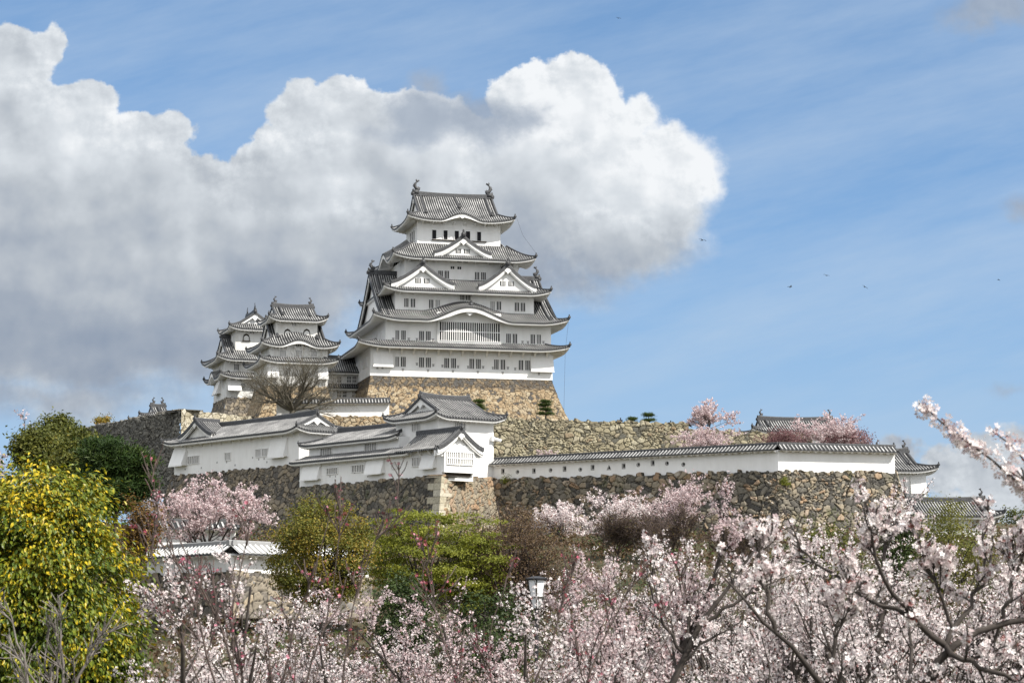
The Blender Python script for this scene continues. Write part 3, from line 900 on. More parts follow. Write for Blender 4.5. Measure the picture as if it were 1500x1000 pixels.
    for i, (x0, x1, off) in enumerate([(420, 443, 0), (456, 480, 0), (556, 580, 2), (592, 616, 2), (728, 750, -30), (758, 784, -30), (893, 917, -2), (928, 952, -2), (1027, 1051, 0), (1060, 1084, 0)]):
        dy = (x0 - 440) / 640 * 24 + off; hh = 47 if off != -30 else 27
        win_px(K, r, q(x0), q(x1), w(65 + dy), w(65 + dy + hh), yf[2], 2, pane='vent' if x0 in (592, 893) else 'dark')
    w1 = lambda zy: 240 + zy / 3.75
    for x0, x1, ya, yb in [(607, 632, 587, 628), (642, 666, 588, 630), (808, 832, 595, 637), (842, 868, 596, 638)]:
        win_px(K, r, q(x0), q(x1), w1(ya), w1(yb), yf[3], 2)
    for x0, x1, ya, yb in [(675, 695, 563, 578), (712, 733, 565, 580)]:
        win_px(K, r, q(x0), q(x1), w1(ya), w1(yb), yf[3], 1, bw=.05)
    win_px(K, r, q(712), q(768), w1(529), w1(543), yf[3], 6)
    # lattice bay of the second storey
    xa, xb = X(641, 485, .1), X(734, 487, .1)
    za, zb = Z(689, 505.5, .1), Z(689, 470, .1)
    m = MB(); m.box(xa, xb, .05, .7, za, zb + 1.4); m.build('bay', 'plaster', r)
    window(r, X(644, 485, .0), X(732, 486, .0), Z(689, 499.5, .0), Z(689, 472.5, .0), .05, 27, name='window', bw=.13, mid=True)
    # top storey: five dark panels for shaded openings beside white shutters over a dark rail
    for x0, x1 in [(573, 596), (636, 658), (697, 720), (758, 782), (820, 842)]:
        dy = (x0 - 573) / 250 * 11
        xa, xb = X(q(x0), 345, yf[4]), X(q(x1), 345, yf[4])
        zt, zb = Z(q(x0), w1(363 + dy), yf[4]), Z(q(x0), w1(413 + dy), yf[4])
        wd = window(r, xa, xb, zb, zt, yf[4] - .01, 0)
        m = MB(); m.box(xb + .03, xb + .03 + (xb - xa) * 1.12, yf[4] - .10, yf[4] - .02, zb, zt - .04); m.build('shutter', 'plaster', wd)
    m = MB(); m.box(X(q(573), 345, yf[4]) - .05, X(q(868), 345, yf[4]) + .1, yf[4] - .22, yf[4] - .03, zb - .22, zb - .05); m.build('rail', 'wood', r)
    m = MB()
    zt = Z(660, 328, yf[4]); zm = Z(660, 334.5, yf[4])
    for i in range(8):
        x = xs[4][0] + (xs[4][1] - xs[4][0]) * i / 7
        m.box(x - .1, x + .1, yf[4] - .05, yf[4] + .02, zm - 2.9 if i in (0, 7) else zm - .05, zt + .3)
    m.box(xs[4][0], xs[4][1], yf[4] - .045, yf[4] + .02, zm - .1, zm + .08); m.build('timber_band', 'plaster', r)
    # west face of the top storey
    TW = lambda x, y, z: (xs[4][0] + y, -x, z)
    for y in (3.2, 4.8, 6.4):
        window(r, -(yf[4] + y), -(yf[4] + y - 1.0), zb, zt - .9, 0, 0, T=TW)
    for k, ys_ in ((0, (3, 6, 10, 14)), (1, (4, 8, 12)), (2, (3, 7))):
        TW2 = lambda x, y, z, k=k: (xs[k][0] + y, -x, z)
        for y in ys_: window(r, -(yf[k] + y + .9), -(yf[k] + y), ze[k] - 3.1, ze[k] - 1.5, 0, 3, T=TW2)
    # loopholes
    first = None
    for zx, zy in [(272, 445), (490, 425), (412, 457), (580, 432), (550, 462), (630, 436), (687, 466), (716, 440), (772, 442), (824, 470), (854, 443), (908, 447), (960, 475), (990, 447), (1030, 452), (1160, 478), (300, 445),
                   (360, 288), (445, 288), (490, 290), (578, 293), (1070, 305), (1100, 306), (1185, 306)]:
        k = 0 if zy > 330 else 1
        x, z = K.inv(q(zx), w(zy), yf[k])
        loc = (x, yf[k] - (.13 if z < Z(683, 541) and k == 0 else .01), z)
        if first is None:
            m = MB(); m.box(-.17, .17, -.012, .05, -.2, .2); m.box(-.25, .25, -.04, .05, .2, .27); first = m.build('loophole', 'vent', r); first.location = loc
        else: copy_child(first, r, loc)
    # stone base
    x0, x1 = xs[0]
    g = 5.2; zb = -13.0
    C = K.world
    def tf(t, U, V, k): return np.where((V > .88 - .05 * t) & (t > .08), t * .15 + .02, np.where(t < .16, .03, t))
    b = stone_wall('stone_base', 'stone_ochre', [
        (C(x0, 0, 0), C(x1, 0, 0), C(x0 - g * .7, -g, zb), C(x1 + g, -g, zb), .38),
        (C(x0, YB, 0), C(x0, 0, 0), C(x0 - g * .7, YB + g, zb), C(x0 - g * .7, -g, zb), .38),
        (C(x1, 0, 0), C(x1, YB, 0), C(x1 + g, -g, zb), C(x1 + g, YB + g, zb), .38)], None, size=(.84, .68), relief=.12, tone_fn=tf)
    b.data.transform(Matrix(r.matrix_basis if False else Matrix.LocRotScale(Vector(K.o), Matrix.Rotation(K.a, 3, 'Z').to_quaternion(), None)).inverted())
    b.parent = r
    # conductor cables from eave tips down
    for nm, pts in (('cable', [(X(757, 320, 4.75), 4.75, Z(757, 320, 4.75)), (X(766, 345, 3.5), 3.5, Z(766, 345, 3.5)), (X(786, 372, 2.2), 2.2, Z(786, 372, 2.2))]),
                    ('cable', [(X(833, 468, -2), -2, Z(833, 468, -2)), (X(828, 515, -2.6), -2.6, Z(828, 515, -2.6)), (X(826, 600, -3), -3, Z(826, 600, -3))])):
        m = MB(); m.tube(pts, .017, 4); m.build(nm, 'iron', r)
    return K, r
KF, KEEP = main_keep()

def bell_window(parent, fr, xa, xb, ya, yb, yl):
    x0, x1 = fr.X(xa, ya, yl), fr.X(xb, ya, yl); z0, z1 = fr.Z(xa, yb, yl), fr.Z(xa, ya, yl)
    cx, hw, H = (x0 + x1) / 2, (x1 - x0) / 2, z1 - z0
    def bell(s, o): return [(cx - hw * s * 1.08, z0 - o), (cx - hw * s, z0 + H * .5), (cx - hw * s * .8, z0 + H * .78 * s), (cx - hw * .35 * s, z0 + H * .93 * s), (cx, z0 + H * s),
                         (cx + hw * .35 * s, z0 + H * .93 * s), (cx + hw * s * .8, z0 + H * .78 * s), (cx + hw * s, z0 + H * .5), (cx + hw * s * 1.08, z0 - o)]
    m = MB(); m.prism(bell(1, 0), yl - .05, yl + .02, ID); m.box(cx - hw * 1.25, cx + hw * 1.25, yl - .2, yl - .055, z0 - .14, z0)
    w = m.build('window', 'wood', parent)
    m = MB(); m.prism(bell(.74, -.06), yl - .09, yl - .053, ID)
    m.build('pane', 'plaster_old', w)

def west_keep():
    K = Frame(391, 564, 338, 18)
    r = K.root('castle_turret')
    tag(r, 'small keep behind the bare tree, with two bell-shaped windows under its top roof', 'small keep', 'small keeps beside the tall tower')
    X, Z = K.X, K.Z; YB = 11.5; yf = [0, .5, 2.2]
    q = lambda zx: 280 + zx / 5
    w = lambda zy: 420 + zy / 5
    xs = [(X(391, 550), X(480, 550)), (X(395, 515, .5), X(480, 515, .5)), (X(404, 480, 2.2), X(465, 480, 2.2))]
    oh = [1.5, 1.7, 1.5]
    ze = [Z(440, 529, -1.5), Z(400, 504, -1.2), Z(432, 467.5, .7)]
    z0 = 0
    for k in range(3):
        walls(r, *xs[k], yf[k], YB - yf[k], z0, ze[k] + .12, mat='plaster_old'); z0 = ze[k] + .15
    def rect(k): return xs[k][0] - oh[k], xs[k][1] + oh[k], yf[k] - oh[k], YB - yf[k] + oh[k]
    a = rect(0); hip_roof(r, *a, ze[0], conc(Z(440, 523.5, .5) - ze[0]), 2.0, 2.0, lift=.6, LR=3.5, oh=1.5)
    a = rect(1); xc = X(439, 500, a[2])
    run = (a[3] - a[2]) / 2
    rx = 2.1
    zt = Z(432, 491.5, 2.2) - ze[1]
    t3 = (yf[2] - a[2]) / run
    hip_roof(r, *a, ze[1], powr(zt / (.15 * t3 + .85 * t3 ** 1.3), 1.3), run, rx, tg=.36, lift=.6, LR=3.5, oh=1.7, gable=True, kudari=1.0, orn=.8, bumps=[('f', xc - a[0], 3.2, 1.0)])
    q2 = [(xc + 3.2 * u, ze[1] + .0 + .78 * (.5 + .5 * math.cos(math.pi * u)) ** .85) for u in np.linspace(-.86, .86, 17)]
    m = MB(); m.prism(q2 + [(xc + 2.75, ze[1] - .7), (xc - 2.75, ze[1] - .7)], .47, .8, ID); m.build('gable_wall', 'plaster', r)
    a = rect(2); run = (a[3] - a[2]) / 2
    zr = Z(432, 447.5, YB / 2) - ze[2] - .4
    hip_roof(r, *a, ze[2], powr(zr, 1.25), run, 1.6, tg=.42, lift=.7, LR=3, oh=1.5, gable=True, kudari=.85, fish=.58, orn=.75)
    for x0, x1 in ((652, 692), (766, 808), (880, 920)): win_px(K, r, q(x0), q(x1), w(467), w(513), .5, 4, pane='vent')
    for x0, x1 in ((766, 806), (826, 866)): win_px(K, r, q(x0), q(x1), w(423), w(437), .46, 2)
    win_px(K, r, q(737), q(770), w(263), w(287), 2.2, 2, pane='vent')
    for x0, x1 in ((682, 731), (822, 871)): bell_window(r, K, q(x0), q(x1), w(306), w(360), 2.2)
    for x0, x1 in ((600, 625), (700, 725), (800, 825), (905, 930)): win_px(K, r, q(x0), q(x1), w(600), w(640), 0, 3)
    stone_drop(r, X(q(555), 540), X(q(640), 540), Z(400, w(655)), Z(400, w(575)), 0, .7)
    stone_drop(r, X(q(925), 545), X(q(1000), 545), Z(470, w(668)), Z(470, w(585)), 0, .7)
    bracket_row(r, [xs[0][0] + .4 + i * 1.25 for i in range(9)], -.01, ze[0] - .75, 1.0, .7)
    bracket_row(r, [xs[1][0] + .4 + i * 1.25 for i in range(9)], .49, ze[1] - .75, 1.1, .6)
    C = K.world; x0, x1 = xs[0]; g = 2.2; zb = -7
    b = stone_wall('stone_base', 'stone_ochre', [(C(x0, 0, 0), C(x1, 0, 0), C(x0 - g, -g, zb), C(x1 + g, -g, zb), .3), (C(x0, YB, 0), C(x0, 0, 0), C(x0 - g, YB, zb), C(x0 - g, -g, zb), .3)], size=(.9, .7), seed=3)
    b.data.transform(Matrix.LocRotScale(Vector(K.o), Matrix.Rotation(K.a, 3, 'Z').to_quaternion(), None).inverted()); b.parent = r
west_keep()

def northwest_keep():
    K = Frame(332, 582, 368, 19)
    r = K.root('castle_turret')
    tag(r, 'farther small keep at the left end, its top gable facing front over dark stone', 'small keep', 'small keeps beside the tall tower')
    X, Z = K.X, K.Z; YB = 12.5
    q = lambda zx: 290 + zx / 5.263
    w = lambda zy: 430 + zy / 5.263
    yf = [0, .4, 2.4]
    xs = [(0, X(402, 570)), (X(329.5, 535, .4), X(402, 535, .4)), (X(345, 490, 2.4), X(402, 490, 2.4))]
    oh = [1.6, 1.8, 1.5]
    ze = [Z(340, 550.5, -1.6), Z(345, 525, -1.4), Z(360, 480.5, .9)]
    z0 = 0
    for k in range(3):
        walls(r, *xs[k], yf[k], YB - yf[k], z0, ze[k] + .12, mat='plaster_old'); z0 = ze[k] + .15
    def rect(k): return xs[k][0] - oh[k], xs[k][1] + oh[k], yf[k] - oh[k], YB - yf[k] + oh[k]
    a = rect(0); hip_roof(r, *a, ze[0], conc(Z(345, 545, .4) - ze[0]), 2.0, 2.0, lift=.7, LR=3.5, oh=1.6, bumps=[('l', (a[3] - a[2]) * .45, 3.4, 1.5)])
    a = rect(1); run = (a[3] - a[2]) / 2
    t3 = (yf[2] - a[2]) / run; zt = Z(360, 513.5, 2.4) - ze[1]
    hip_roof(r, *a, ze[1], powr(zt / (.15 * t3 + .85 * t3 ** 1.25), 1.25), run, 2.2, tg=.36, lift=.75, LR=4, oh=1.8, gable=True, kudari=1.0, orn=.8)
    a = rect(2)
    D = a[1] - a[0]; run = D / 2
    zr = Z(374, 455, a[2] + 1.6) - ze[2] - .4
    rf = hip_roof(r, a[2], a[3], -a[1], -a[0], ze[2], powr(zr, 1.2), run, 1.6, tg=.40, lift=.6, LR=3, oh=1.5, gable=True, fish=.58, orn=.8)
    sub_transform(rf, ROT90)
    bell_window(r, K, q(347), q(398), w(306), w(362), 2.4)
    win_px(K, r, q(399), q(432), w(288), w(310), 2.4, 2, pane='vent')
    win_px(K, r, q(400), q(436), w(411), w(434), 2.4, 2, pane='vent')
    win_px(K, r, q(279), q(316), w(543), w(590), .4, 3)
    win_px(K, r, q(334), q(358), w(690), w(738), 0, 2)
    stone_drop(r, X(q(228), 565), X(q(330), 565), Z(342, w(738)), Z(342, w(668)), 0, .9)
    TW = lambda x, y, z: (xs[2][0] + y, -x, z)
    window(r, -6.2, -5.2, Z(338, 500, 5), Z(338, 489, 5), 0, 3, T=TW)
    TW = lambda x, y, z: (y, -x, z)
    stone_drop(r, -9.6, -5.6, 1.4, 3.6, 0, .9, T=TW)
    window(r, -3.6, -2.8, 2.0, 3.4, 0, 3, T=TW)
    bracket_row(r, [.5 + i * 1.2 for i in range(7)], -.01, ze[0] - .75, 1.1, .7)
    bracket_row(r, [.5 + i * 1.2 for i in range(7)], .39, ze[1] - .75, 1.2, .6)
    C = K.world; x0, x1 = xs[0]; g = 2.0; zb = -7
    b = stone_wall('stone_base', 'stone_dark', [(C(x0, 0, 0), C(x1, 0, 0), C(x0 - g, -g, zb), C(x1 + g, -g, zb), .3), (C(x0, YB, 0), C(x0, 0, 0), C(x0 - g, YB, zb), C(x0 - g, -g, zb), .3)], size=(.95, .7), seed=5)
    b.data.transform(Matrix.LocRotScale(Vector(K.o), Matrix.Rotation(K.a, 3, 'Z').to_quaternion(), None).inverted()); b.parent = r
northwest_keep()

def corridor():
    K = Frame(480, 584, 356, 13)
    r = K.root('corridor_building')
    tag(r, 'two storey white passage building between the small keep and the tall tower', 'castle corridor')
    X, Z = K.X, K.Z
    q = lambda zx: 280 + zx / 5
    w = lambda zy: 420 + zy / 5
    x0, x1 = X(474, 560), X(546, 560)
    ze2, ze1 = Z(510, 544.5, -1.2), Z(510, 567.5, -1.2)
    walls(r, x0, x1, 0, 8, -3, ze1 + .1); walls(r, x0, x1, .15, 7.9, ze1 + .12, ze2 + .1)
    H = Z(510, 523.5, 4) - ze2 - .3
    hip_roof(r, x0 - .4, x1 + .4, -1.2, 9.2, ze2, powr(H, 1.15), 5.2, .5, tg=.10, lift=0, oh=1.2, gable=True, sides='fb', orn=.7)
    hip_roof(r, x0 - .3, x1 + .3, -1.2, 9.2, ze1, conc(Z(510, 562.2, .15) - ze1), 1.35, .1, lift=0, oh=1.2, sides='f', orn=.6)
    for a, b in ((1070, 1098), (1142, 1169), (1182, 1208)): win_px(K, r, q(a), q(b), w(657), w(700), .15, 2, mid=True)
    for a, b in ((1070, 1098), (1110, 1136), (1180, 1206)): win_px(K, r, q(a), q(b), w(765), w(808), 0, 2, mid=True)
corridor()

def tiled_wall(name, label, A, B, loops=(), mat='tile', cw=.85, ch=.72, th=.5, group='plastered walls with tile copings', endcaps=True, pitch=.5):
    """plastered wall with a little tiled roof. A,B: (px, ridge row, base row, depth)"""
    a0, a1 = P(A[0], A[2], A[3]), P(A[0], A[1], A[3]); b0, b1 = P(B[0], B[2], B[3]), P(B[0], B[1], B[3])
    d = (b0 - a0)[:2]; L = float(np.hypot(*d)); ang = math.atan2(d[1], d[0])
    r = empty(name, a0, ang); tag(r, label, 'plaster wall', group)
    zb = lambda x: (b0[2] - a0[2]) * x / L
    zt = lambda x: (a1[2] - a0[2]) + (b1[2] - a1[2]) * x / L
    m = MB(); n = 12
    hw = ch + .32
    for i in range(n):
        xa, xb = L * i / n, L * (i + 1) / n
        vs = [(xa, 0, zb(xa) - .4), (xb, 0, zb(xb) - .4), (xb, th, zb(xb) - .4), (xa, th, zb(xa) - .4), (xa, 0, zt(xa) - ch - .02), (xb, 0, zt(xb) - ch - .02), (xb, th, zt(xb) - ch - .02), (xa, th, zt(xa) - ch - .02)]
        fs = [(0, 1, 5, 4), (2, 3, 7, 6), (4, 5, 6, 7), (3, 2, 1, 0)]
        if i == 0: fs.append((3, 0, 4, 7))
        if i == n - 1: fs.append((1, 2, 6, 5))
        m.add(vs, fs)
    m.build('wall', 'plaster', r)
    m = MB(); e = MB(); nt = max(4, int(L / pitch)); p = L / nt
    for sg, yc in ((1, 0), (-1, th)):
        cols, uvs = [], []
        for i in range(nt + 1):
            for ph, h in (RIB if i < nt else [(0, 0)]):
                x = (i + ph) * p
                c, u = [(x, th / 2 - sg * (th / 2 + cw), zt(x) - ch - .12)], [(i + ph, -3.0)]
                for j in range(5):
                    t = j / 4
                    c.append((x, th / 2 - sg * (th / 2 + cw) * (1 - t), zt(x) - ch + ch * (t * .8 + .2 * t * t) + .09 * h)); u.append((i + ph, t * 3))
                cols.append(c); uvs.append(u)
        m.grid(cols, uvs, flip=(sg < 0))
        ne = int(L / .9); ec = []
        for i in range(ne):
            for a_, h in ((0, 0), (.75, 0), (.76, 1), (.99, 1)):
                x = (i + a_) * L / ne
                yo = th / 2 - sg * (th / 2 + cw)
                ec.append([(x, yo + sg * .04, zt(x) - ch - .11), (x, yo + sg * .08, zt(x) - ch - .17), (x, yo + sg * .25, zt(x) - ch - .19 - .13 * h), (x, th / 2 - sg * (th / 2 - .02), zt(x) - ch - .14 - .13 * h)])
        e.grid(ec, flip=(sg < 0))
    cp = m.build('coping', mat, r)
    e.build('eaves', 'plaster', cp)
    m = MB(); m.sweep([(x, th / 2, zt(x) + .06) for x in np.linspace(-.1, L + .1, 14)], ridge_prof(.36, .36))
    if endcaps:
        ornament(m, (L + .05, th / 2, zt(L) - .1), .5)
        m.sweep([(L, th / 2, zt(L) + .02), (L, th / 2 - (th / 2 + cw), zt(L) - ch + .05)], ridge_prof(.3, .25))
    m.build('ridge', mat if mat == 'tile_white' else 'ridge_tile', cp)
    for kind, px, py in loops:
        # pixel -> wall plane
        fr = Frame(A[0], A[2], A[3], math.degrees(ang)); x, z = fr.inv(px, py, 0)
        s = .21
        poly = {'s': [(-s, -s * 1.3), (s, -s * 1.3), (s, s * 1.3), (-s, s * 1.3)], 't': [(-s * 1.3, -s), (s * 1.3, -s), (0, s * 1.5)],
                'c': [(s * 1.05 * math.cos(k * math.pi / 6), s * 1.05 * math.sin(k * math.pi / 6)) for k in range(12)]}[kind]
        m = MB(); m.prism([(x + a * 1.35, z + b * 1.3) for a, b in poly], -.012, .03, ID); lp = m.build('loophole', 'vent', r)
        m = MB(); m.prism([(x + .10 + a * .62, z + .05 + b * .75) for a, b in poly], -.02, -.0125, ID); m.build('loophole_shade', 'dark', lp)  # dark patch paints the shade inside the recess
    return r

# walls near the keep
tiled_wall('plaster_wall', 'short white wall at the foot of the tall tower, beside the bare tree', (405, 585, 609, 331), (570, 583.5, 608, 334))

# ---- long turret on the left
def long_turret():
    K = Frame(255, 697, 312, -50)
    r = K.root('long_turret')
    tag(r, 'leftmost long white turret with grey hip-and-gable roof and a small front gable', 'turret building', 'white turrets along the lower wall')
    X, Z = K.X, K.Z
    x1 = X(438, 660); Dp = 7.5; oh = 1.5
    ze = Z(338, 639.5, -oh)
    walls(r, 0, x1, 0, Dp, -.6, ze + .1)
    run = (Dp + 2 * oh) / 2; H = Z(390, 613.5, Dp / 2) - ze - .3
    hip_roof(r, -oh, x1 + oh, -oh, Dp + oh, ze, powr(H, 1.12), run, 2.6, tg=.42, lift=.55, LR=3, oh=oh, gable=True, mat='tile_grey', orn=.75, thick=.18, pitch=.46)
    yd = -oh + .9
    xl, xr = X(261, 641, yd), X(309, 637, yd)
    dormer(r, (xl + xr) / 2, (xr - xl) / 2, Z(284, 640, yd), Z(286, 616, yd), yd, Dp / 2, mat='tile_grey', wins=False, board=.4, orn=.7, plaster='plaster_old')
    q = lambda zx: 200 + zx / 5
    w = lambda zy: 560 + zy / 5
    win_px(K, r, q(377), q(460), w(540), w(593), 0, 5, pane='vent')
    win_px(K, r, q(651), q(690), w(515), w(568), 0, 3, pane='vent')
    win_px(K, r, q(876), q(912), w(490), w(543), 0, 3, pane='vent'); win_px(K, r, q(923), q(963), w(486), w(539), 0, 3, pane='vent')
    stone_drop(r, .1, X(q(372), 670), Z(265, 681), Z(265, 655), 0, 1.1)
    stone_drop(r, X(q(992), 655), X(q(1108), 655), Z(q(1050), 668), Z(q(1050), 640), 0, .8)
    bracket_row(r, [2.5 + i * 2.7 for i in range(12)], -.01, ze - .8, 1.0, .75)
    for x, y in ((590, 585), (660, 582), (722, 605), (475, 625), (356, 635), (850, 550), (895, 562), (935, 558), (955, 582)):
        lx, lz = K.inv(q(x), w(y), 0); m = MB(); m.box(lx - .14, lx + .14, -.015, .02, lz - .14, lz + .14); m.build('loophole', 'vent', r)
    return K, x1
KA, A_X1 = long_turret()

KB = Frame(647, 697, 258, -51)
def corridor_turret():
    K = KB; r = K.root('corridor_turret')
    tag(r, 'white turret of two stepped roofs with a barred gabled bay at its right end', 'turret building', 'white turrets along the lower wall')
    X, Z = K.X, K.Z
    q = lambda zx: 420 + zx / 4.412
    w = lambda zy: 560 + zy / 4.412
    xL = X(439, 695); oh = 1.1; Dl = 5.0
    ze = Z(535, 667.5, -oh)
    walls(r, xL, 0, 0, Dl, -.5, ze + .1)
    # upper storey set back
    yu = 1.3; xr = X(581, 650, yu); du = 8.0
    zeu = Z(505, 646.5, yu - oh)
    walls(r, xL + .3, xr + .5, yu, yu + du, ze, zeu + .1)
    H = Z(525, 627.5, yu + du / 2) - zeu - .3
    hip_roof(r, xL + .3 - oh, xr + 1.3, yu - oh, yu + du + oh, zeu, powr(H, 1.12), (du + 2 * oh) / 2, 2.6, tg=.5, lift=.3, LR=2.5, oh=oh, mat='tile_grey', thick=.16, pitch=.46, orn=.6, gable=True, sides='flb')
    # lower roof: pent along the front, gabled over the bay at the right end
    zr_ = Z(676, 630, Dl / 2)
    zA = KB.invx(676, 630, .55)[1]
    hip_roof(r, xL - oh, -6.0, -oh, Dl, ze, conc(.95, .9), oh + yu + .1, .6, lift=.1, oh=oh, sides='f', mat='tile_grey', thick=.16, pitch=.46, orn=.5)
    TG = lambda x, y, z: (-y, x, z)          # gable facing +x
    dormer(r, Dl / 2 - .1, Dl / 2 + 1.15, ze - .02, zA, -.95, 8.5, T=TG, mat='tile_grey', wins=False, board=.45, orn=.65, inset=.62, pitch=.46)
    yb0, zb0 = K.invx(650.5, 680.5, .55); yb1, zb1 = K.invx(688, 661, .55)
    # the bay box leans out over the stone wall
    m = MB(); m.box(-.5, .5, .02, Dl - .02, KB.invx(670, 692, .5)[1], ze + .6); m.build('bay', 'plaster', r)
    TB = lambda x, y, z: (.5 - y, x, z)
    ys0, ys1 = .45, Dl - .5
    ym = (ys0 + ys1) / 2
    for a, b in ((ys0, ym - .12), (ym + .12, ys1)):
        window(r, a, b, KB.invx(670, 680, .5)[1], KB.invx(670, 662.5, .5)[1], 0, 5, T=TB, mid=True, bw=.12, pane='vent')
    m = MB(); m.box(-.3, .2, .5, Dl - .5, KB.invx(670, 697, .5)[1], KB.invx(670, 692, .5)[1] - .02); m.build('bay_shade', 'wood', r)  # dark block added for the shade under the overhanging bay
    for a, b, c, d in ((262, 331, 553, 590), (424, 502, 535, 577), (680, 711, 516, 556), (814, 864, 486, 541)):
        win_px(K, r, q(a), q(b), w(c), w(d), 0, 4, pane='vent')
    for a, b, c, d in ((222, 292, 424, 470), (508, 582, 393, 440)): win_px(K, r, q(a), q(b), w(c), w(d), yu, 4, pane='vent')
    for a, b, zt, zb in ((112, 222, 530, 622), (525, 635, 490, 583), (880, 968, 470, 548)):
        stone_drop(r, X(q(a), 680), X(q(b), 680), Z(q((a + b) / 2), w(zb)), Z(q((a + b) / 2), w(zt)), 0, .7)
    bracket_row(r, [xL + 1 + i * 2.1 for i in range(15)], -.01, ze - .7, .8, .65)
    for x, y in ((280, 606), (315, 606), (315, 632), (440, 582), (490, 578), (525, 606)):
        lx, lz = K.inv(q(x), w(y), 0); m = MB(); m.box(lx - .12, lx + .12, -.015, .02, lz - .12, lz + .12); m.build('loophole', 'vent', r)
    return xL
B_XL = corridor_turret()

TY = 3.0
TX = KB.X(641, 640, TY)
def corner_turret():
    K = KB; r = empty('corner_turret', K.o, K.a)
    tag(r, 'corner turret with one big grey roof rising behind the barred gabled bay', 'turret building', 'white turrets along the lower wall')
    X, Z = K.X, K.Z
    wx = TX - X(580, 640, TY)
    y1 = K.invx(723, 650, TX)[0]
    zb = K.invx(722, 702, TX)[1]
    oh = 1.25
    ze = K.inv(610, 612, TY - oh)[1]
    m = MB(); x0 = TX - wx
    m.box(x0, TX, TY, y1, zb - .5, ze + .1)
    m.build('wall', 'plaster', r)
    D = wx + 2 * oh; run = D / 2
    zr = K.invx(650, 581, TX - wx / 2)[1] - ze - .35
    rf = hip_roof(r, TY - oh, y1 + oh, -(TX + oh), -(x0 - oh), ze, powr(zr, 1.12), run, 1.9, tg=.38, lift=.6, LR=3, oh=oh, gable=True, mat='tile_grey', orn=.8, thick=.18, pitch=.46)
    sub_transform(rf, ROT90)
    win_px(K, r, 604.5, 615.5, 620, 631, TY, 4, pane='vent')
    TB = lambda x, y, z: (TX - y, x, z)
    ya, yb = K.invx(665.5, 624, TX)[0], K.invx(681, 624, TX)[0]
    window(r, ya, yb, K.invx(673, 632, TX)[1], K.invx(673, 619, TX)[1], 0, 5, T=TB, pane='vent')
    y_, z_ = K.invx(722, 645, TX)
    m = MB(); m.box(TX - .1, TX + .45, y_ - .5, y_ - .1, z_ - .1, z_ + .5); m.tube([(TX + .3, y_ - .2, z_ + .25), (TX + .7, y_ + .8, z_ - .05)], .22, 8); m.build('floodlight', 'plaster', r)
    bracket_row(r, [x0 + .6 + i * 1.5 for i in range(5)], TY - .01, ze - .5, .8, .5)
    return x0, y1, zb
T_X0, T_Y1, T_ZB = corner_turret()
TE = KB.world(TX, T_Y1, T_ZB)
DW = float(TE[1])            # depth where the right-hand wall starts
print('turret end', TE, 'depths', DW)

# ---- right-hand white walls
D2 = DW - 27
D3 = D2 + 4
loops = [('s', 736.5, 690), ('c', 758, 691), ('s', 782, 689.5), ('c', 806.5, 688.5), ('s', 827, 686.5), ('c', 850, 687.5), ('s', 868, 684.5), ('t', 892, 685), ('s', 913.5, 682.5), ('c', 935, 680.5), ('s', 956, 678), ('c', 977, 678.5), ('c', 1001, 680)]
tiled_wall('plaster_wall', 'longest white wall, shaded, with a row of small square, round and triangular loopholes', (722, 672, 702, DW), (1140, 649.5, 689, D2), loops, endcaps=False)
tiled_wall('plaster_wall', 'white wall at the right end, its lower half sunlit', (1140, 649.5, 689, D2), (1311, 653.5, 692, D3))

# ---- stone walls of the lower ward
def W3(fr, x, y, z): return fr.world(x, y, z)
stone_wall_objs = []
def sw(label, *a, **k):
    o = stone_wall('stone_wall', *a, **k); tag(o, label, 'stone wall', 'dry stone ramparts'); return o
sw('dark shaded stone rampart under the leftmost long turret', 'stone_dark', [(W3(KA, -.4, -.25, 0), W3(KA, A_X1 + 2, -.25, 0), W3(KA, -2.6, -3.5, -11), W3(KA, A_X1 + 2, -3.5, -11), .3),
    (W3(KA, -.4, 6, 0), W3(KA, -.4, -.25, 0), W3(KA, -3.4, 6, -11), W3(KA, -2.6, -3.5, -11), .3)], size=(1.15, .85), seed=1, relief=.2)
cnr = KB.world(.35, -.25, 0); cb = KB.world(2.6, -2.9, -10)
endR = TE + np.array([.3, -.3, 0]); 
bR = P(735, 790, DW - 4)
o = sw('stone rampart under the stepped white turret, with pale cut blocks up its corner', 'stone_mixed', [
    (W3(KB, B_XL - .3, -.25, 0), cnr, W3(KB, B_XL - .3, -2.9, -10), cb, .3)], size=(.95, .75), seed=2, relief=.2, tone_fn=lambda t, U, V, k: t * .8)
o2 = stone_wall('rampart_side', 'stone_mixed', [(cnr, endR, cb, bR, .3)], o, size=(.8, 1.0), seed=9, relief=.22, tone_fn=lambda t, U, V, k: .45 + .5 * t)
